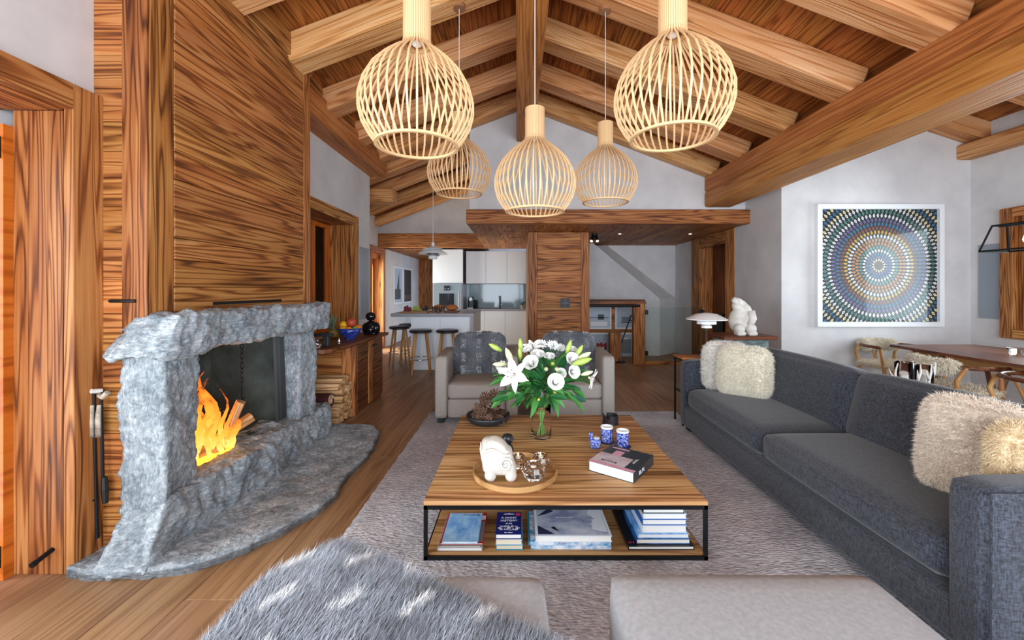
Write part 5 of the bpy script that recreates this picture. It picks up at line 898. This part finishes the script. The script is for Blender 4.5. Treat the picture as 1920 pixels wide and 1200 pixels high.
# ---------------------------------------------------------------- art wall, lamp table, pedestal
pt = thing('mandala_painting', 'large square white-framed picture of concentric butterfly-coloured rings', 'picture', (4.55, 5.24, .885)); x0, x1, z0, z1 = 3.756, 5.342, .885, 2.42; b = B(); f = .06
for q in ((x0, x1, z0, z0+f), (x0, x1, z1-f, z1), (x0, x0+f, z0+f, z1-f), (x1-f, x1, z0+f, z1-f)): b.box(q[0], q[1], 5.20, 5.258, q[2], q[3])
obj('frame', b, 'white_frame', pt)
s = N('mandala'); tc = s.n('ShaderNodeTexCoord'); sx_ = s.n('ShaderNodeSeparateXYZ'); s.l(tc.outputs['Object'], sx_.inputs[0]); X_, Z_ = sx_.outputs[0], sx_.outputs[2]
mp = s.n('ShaderNodeMapping'); s.l(tc.outputs['Object'], mp.inputs[0]); r_ = s.math('SQRT', s.math('ADD', s.math('MULTIPLY', X_, X_), s.math('ADD', s.math('MULTIPLY', Z_, Z_), s.math('MULTIPLY', sx_.outputs[1], sx_.outputs[1]))))
th_ = s.math('ARCTAN2', Z_, X_); ri = s.math('MULTIPLY', s.math('POWER', r_, .8), 21); ring = s.math('FLOOR', ri); fr = s.math('FRACT', ri); cnt = s.math('FLOOR', s.math('MULTIPLY', s.math('ADD', ring, .5), 5.6)); an = s.math('MULTIPLY', th_, s.math('DIVIDE', cnt, 2*PI)); fa = s.math('ABSOLUTE', s.math('SUBTRACT', s.math('FRACT', an), .5)); fd = s.math('ABSOLUTE', s.math('SUBTRACT', fr, .5))
pet = s.math('LESS_THAN', s.math('ADD', s.math('MULTIPLY', fa, 1.25), s.math('MULTIPLY', fd, .7)), .40); dot = s.math('LESS_THAN', s.math('ADD', fa, fd), .16)
wn = s.n('ShaderNodeTexWhiteNoise', noise_dimensions='1D'); s.l(ring, wn.inputs['W']); pc = s.ramp(wn.outputs['Value'], (0, rgb('2a6f9c')), (.12, rgb('e8e8dc')), (.3, rgb('8a3a2a')), (.42, rgb('e0e4e6')), (.56, rgb('c9802c')), (.68, rgb('6a5fa0')), (.8, rgb('e6dcae')), (.92, rgb('4a8a80')), interp='CONSTANT')
gold = s.math('LESS_THAN', s.math('ABSOLUTE', s.math('SUBTRACT', ring, 10)), .4); pc = s.mix(gold, pc, rgb('d9a92c')); c1 = s.mix(pet, rgb('15100f'), pc); c1 = s.mix(s.math('MULTIPLY', dot, .8), c1, rgb('241a18')); cen_ = s.math('LESS_THAN', r_, .055); c1 = s.mix(cen_, c1, rgb('4b2a1c'))
s.col(c1); s.set(Roughness=.35); s.b.inputs['Coat Weight'].default_value = .35; s.b.inputs['Coat Roughness'].default_value = .02; MT['mandala'] = s.m
obj('print', box(x0+f, x1-f, 5.235, 5.25, z0+f, z1-f), 'mandala', pt, grain=0)
st_ = thing('side_table', 'black metal side table with wooden top beyond the sofa armrest', 'side table', (1.85, 4.19, 0)); plank('top', (1.615, 4.19, .672), (2.10, 4.19, .672), (0, 1, 0), .24, .02, 'old_larch', st_); b = B()
for x in (1.62, 2.08):
    for y in (4.08, 4.285): b.box(x, x+.015, y, y+.015, .013 if x < 1.75 else 0, .662)
b.box(1.62, 2.095, 4.08, 4.095, .647, .662).box(1.62, 1.635, 4.08, 4.30, .647, .662).box(1.62, 1.635, 4.08, 4.30, .33, .345).box(2.08, 2.095, 4.08, 4.30, .647, .662).box(1.62, 2.095, 4.285, 4.30, .647, .662); obj('frame', b, 'black_metal', st_)
tl = thing('table_lamp', 'white three-shade table lamp with chrome stem on the side table', 'lamp', (1.905, 4.19, .682)); c_ = (1.905, 4.19, 0)
for nm, pr in (('top_shade', [(.02, 1.118), (.10, 1.105), (.195, 1.055), (.197, 1.048), (.09, 1.085), (.02, 1.10)]), ('middle_shade', [(.05, 1.05), (.09, 1.035), (.094, 1.005), (.088, 1.005), (.05, 1.04)]), ('lower_shade', [(.03, 1.0), (.05, .985), (.05, .965), (.03, .965)])): obj(nm, B().lathe(pr, c_, 36), 'white_glass', tl, smooth='auto')
obj('stem', B().lathe([(0, 1.1), (.014, 1.1), (.016, .95), (.008, .93), (.008, .74), (.018, .735), (.018, .69), (0, .69)], c_, 16), 'chrome', tl, smooth='auto'); obj('base', B().lathe([(0, .682), (.075, .682), (.075, .69), (0, .694)], c_, 28), 'black_metal', tl)
pd = thing('pedestal', 'green-grey stone pedestal with wooden slab top behind the sofa', 'pedestal', (2.6, 4.85, 0)); obj('column', rock(2.36, 2.84, 4.68, 5.05, 0, .79, .05, .02, 6), 'stone_pedestal', pd, smooth=True); plank('slab', (2.30, 4.86, .81), (2.90, 4.86, .81), (0, 1, 0), .48, .04, 'walnut', pd)
br = thing('stone_bear', 'white carved stone bear sitting with raised nose on the pedestal', 'sculpture', (2.58, 4.82, .83)); x, y, z = 2.58, 4.82, .83
obj('body', B().ball((x, y, z+.16), (.125, .11, .155)).ball((x+.03, y, z+.26), (.10, .09, .11)).ball((x-.02, y, z+.33), (.07, .065, .075)), 'white_stone', br, smooth=True); obj('head', B().tube([(x+.01, y, z+.33), (x-.05, y-.02, z+.385), (x-.095, y-.03, z+.41)], [.07, .05, .028], 14), 'white_stone', br, smooth=True)
obj('arm', B().tube([(x+.08, y-.08, z+.27), (x+.09, y-.105, z+.19), (x+.05, y-.12, z+.12)], [.045, .042, .035], 12), 'white_stone', br, smooth=True)
for d in (-.06, .07): obj('leg', B().ball((x+d, y-.10, z+.075), (.06, .06, .06)).box(x+d-.05, x+d+.05, y-.165, y-.06, z, z+.05, bev=.02), 'white_stone', br, smooth=True)
# ---------------------------------------------------------------- dining corner
dt = thing('dining_table', 'long walnut dining table with V-shaped legs beyond the sofa', 'dining table', (4.55, 3.4, 0)); obj('top', B().prism([(4.05, 2.4, .72), (4.03, 3.6, .72), (4.09, 4.57, .72), (5.03, 4.57, .72), (5.07, 3.6, .72), (5.05, 2.4, .72)], (0, 0, .028)), 'walnut', dt, grain=1)
for x in (4.2, 4.9): obj('apron', box(x-.012, x+.012, 2.55, 4.42, .63, .72), 'oak_pale', dt)
for y in (2.6, 4.4): obj('apron', box(4.2, 4.9, y-.012, y+.012, .63, .72), 'oak_pale', dt)
for x in (4.2, 4.9):
    for y in (2.8, 4.25): obj('leg', B().tube([(x, y-.16, .72), (x, y-.02, .28), (x, y, .0)], [.024, .028, .02], 8).tube([(x, y+.13, .72), (x, y+.03, .28), (x, y, .05)], [.024, .028, .02], 8), 'walnut', dt, smooth=True)
def chair(x, y, rz, label, sheep):
    t = thing('dining_chair', label, 'chair', (x, y, 0), rz, 'round-backed oak dining chairs'); M = wm(t); L = lambda *p: M @ Vector(p)
    for sx in (-1, 1):
        obj('leg', B().tube([L(sx*.24, -.22, 0), L(sx*.235, -.21, .25), L(sx*.23, -.20, .44), L(sx*.25, -.17, .66)], [.014, .02, .021, .015], 10), 'oak_pale', t, smooth=True); obj('leg', B().tube([L(sx*.19, .22, 0), L(sx*.20, .20, .25), L(sx*.21, .16, .45), L(sx*.24, .19, .58), L(sx*.25, .12, .685)], [.014, .02, .021, .018, .014], 10), 'oak_pale', t, smooth=True)
        obj('stretcher', B().cyl(L(sx*.235, -.21, .25), L(sx*.20, .20, .25), .011), 'oak_pale', t)
    obj('top_rail', B().tube([L(.29*math.sin(a), -.05+.27*math.cos(a) if abs(a) < 1.6 else -.20, .685) for a in [-1.9+3.8*i/18 for i in range(19)]], .017, 10), 'walnut', t, smooth=True); obj('seat', B().box(-.24, .24, -.22, .18, .425, .455, bev=.012, M=M), 'cream_paper', t)
    for d in (-.05, .05): obj('splat', B().tube([L(0, .17, .45), L(d*.3, .19, .56), L(d, .215, .68)], .011, 8), 'oak_pale', t, smooth=True)
    if sheep:
        sk = thing('sheepskin', 'cream sheepskin '+sheep, 'sheepskin', (x, y, .46)); o_ = obj('pelt', cushion(B(), -.25, .25, -.22, .17, .456, .49, .015, .005, 10, M), 'cream_paper', sk, smooth=True)
        b_ = B().tube([L(.25*math.sin(a), -.05+.27*math.cos(a), .68) for a in [-.9+1.8*i/12 for i in range(13)]], [.02]+[.055]*11+[.02], 12); o2 = obj('back_pelt', b_, 'cream_paper', sk, smooth=True)
        p1, n1 = sample(o_, 5000, 5); p2, n2 = sample(o2, 8000, 6); p_ = np.concatenate([p1, p2]); n_ = np.concatenate([n1, n2]); hairs('fur', p_, n_, .03, .0022, (0, 0, -.3), np.tile(rgb('efe6d2'), (len(p_), 1)), sk, 9, .4)
    return t
chair(4.42, 4.95, 0, 'oak dining chair with cream sheepskin at the head of the walnut table', 'draped over the chair at the table head'); chair(3.90, 3.75, PI/2, 'oak round-backed dining chair on the sofa side of the walnut table', 'lying on the chair on the sofa side of the table'); chair(3.90, 3.03, PI/2, 'oak round-backed dining chair in front of the sofa-side chair', None)
solo('glass_bowl', B().lathe([(0, 0), (.05, 0), (.075, .06), (.07, .06), (.045, .012), (0, .012)], (4.62, 3.84, .749), 24), 'glass', 'small clear glass bowl on the dining table', 'bowl', smooth=True)
cs_ = thing('console_table', 'narrow dark console table behind the sofa back', 'console table', (2.95, 2.9, 0)); obj('top', box(2.76, 3.14, 1.9, 3.6, .58, .62), 'walnut', cs_)
for y in (1.95, 3.55): obj('leg', box(2.78, 3.12, y-.02, y+.02, 0, .58), 'walnut', cs_)
for i, (x, y, h) in enumerate(((2.88, 3.10, .19), (3.05, 3.12, .16))):
    t = thing('hurricane_glass', ('tall glass candle cylinder wrapped in white antlers behind the sofa', 'shorter glass candle cylinder wrapped in white antlers behind the sofa')[i], 'candle holder', (x, y, .62)); obj('cylinder', B().lathe([(0, 0), (.055, 0), (.055, h), (.051, h), (.051, .008), (0, .008)], (x, y, .621), 24), 'glass', t, smooth=True); obj('candle', B().lathe([(0, .009), (.03, .009), (.03, .09), (0, .09)], (x, y, .622), 16), 'white_candle', t, smooth='auto')
    for k in range(3): a = 1.2+k*2.1+i; d = Vector((math.cos(a), math.sin(a), 0)); o_ = Vector((x, y, .625)); obj('antler', B().tube([o_+d*.062, o_+d*.075+Vector((0, 0, .06)), o_+d*.085+Vector((.01, 0, .12)), o_+d*.075+Vector((.02, 0, .18))], [.01, .009, .007, .003], 8).tube([o_+d*.075+Vector((0, 0, .06)), o_+d*.09+Vector((-.02, 0, .10)), o_+d*.095+Vector((-.03, 0, .14))], [.008, .006, .002], 8), 'white_stone', t, smooth=True)
ln = thing('lantern_pendant', 'black open-frame lantern pendant with filament bulbs over the dining table', 'pendant lamp', (4.52, 3.3, 1.7)); b = B(); r_ = .009
lo = [(4.38, 3.945, 1.71), (4.66, 3.945, 1.71), (4.66, 2.7, 1.71), (4.38, 2.7, 1.71)]; hi = [(4.45, 3.9, 1.945), (4.59, 3.9, 1.945), (4.59, 2.75, 1.945), (4.45, 2.75, 1.945)]
for k in range(4): b.cyl(lo[k], lo[(k+1) % 4], r_, seg=6); b.cyl(hi[k], hi[(k+1) % 4], r_, seg=6); b.cyl(lo[k], hi[k], r_, seg=6)
b.cyl((4.52, 3.9, 1.945), (4.52, 2.75, 1.945), .014, seg=6); obj('frame', b, 'black_metal', ln)
for y in (3.68, 3.05): obj('socket', B().cyl((4.52, y, 1.94), (4.52, y, 1.87), .022), 'black_metal', ln); q = obj('bulb', B().lathe([(.016, 0), (.022, -.03), (.034, -.07), (.030, -.095), (0, -.11)], (4.52, y, 1.87), 20), 'clear_glass', ln, smooth=True); obj('filament', B().cyl((4.515, y, 1.85), (4.525, y, 1.79), .003), 'bulb', q)
for y in (3.7, 2.95): obj('suspension', B().cyl((4.52, y, 1.95), (4.52, y, zd(4.52)), .003, seg=6), 'black_metal', ln)
solo('wall_speaker', box(3.33, 3.45, 6.78, 7.05, .40, .95, bev=.006), 'black', 'black box speaker standing in the wood-cased doorway', 'speaker')
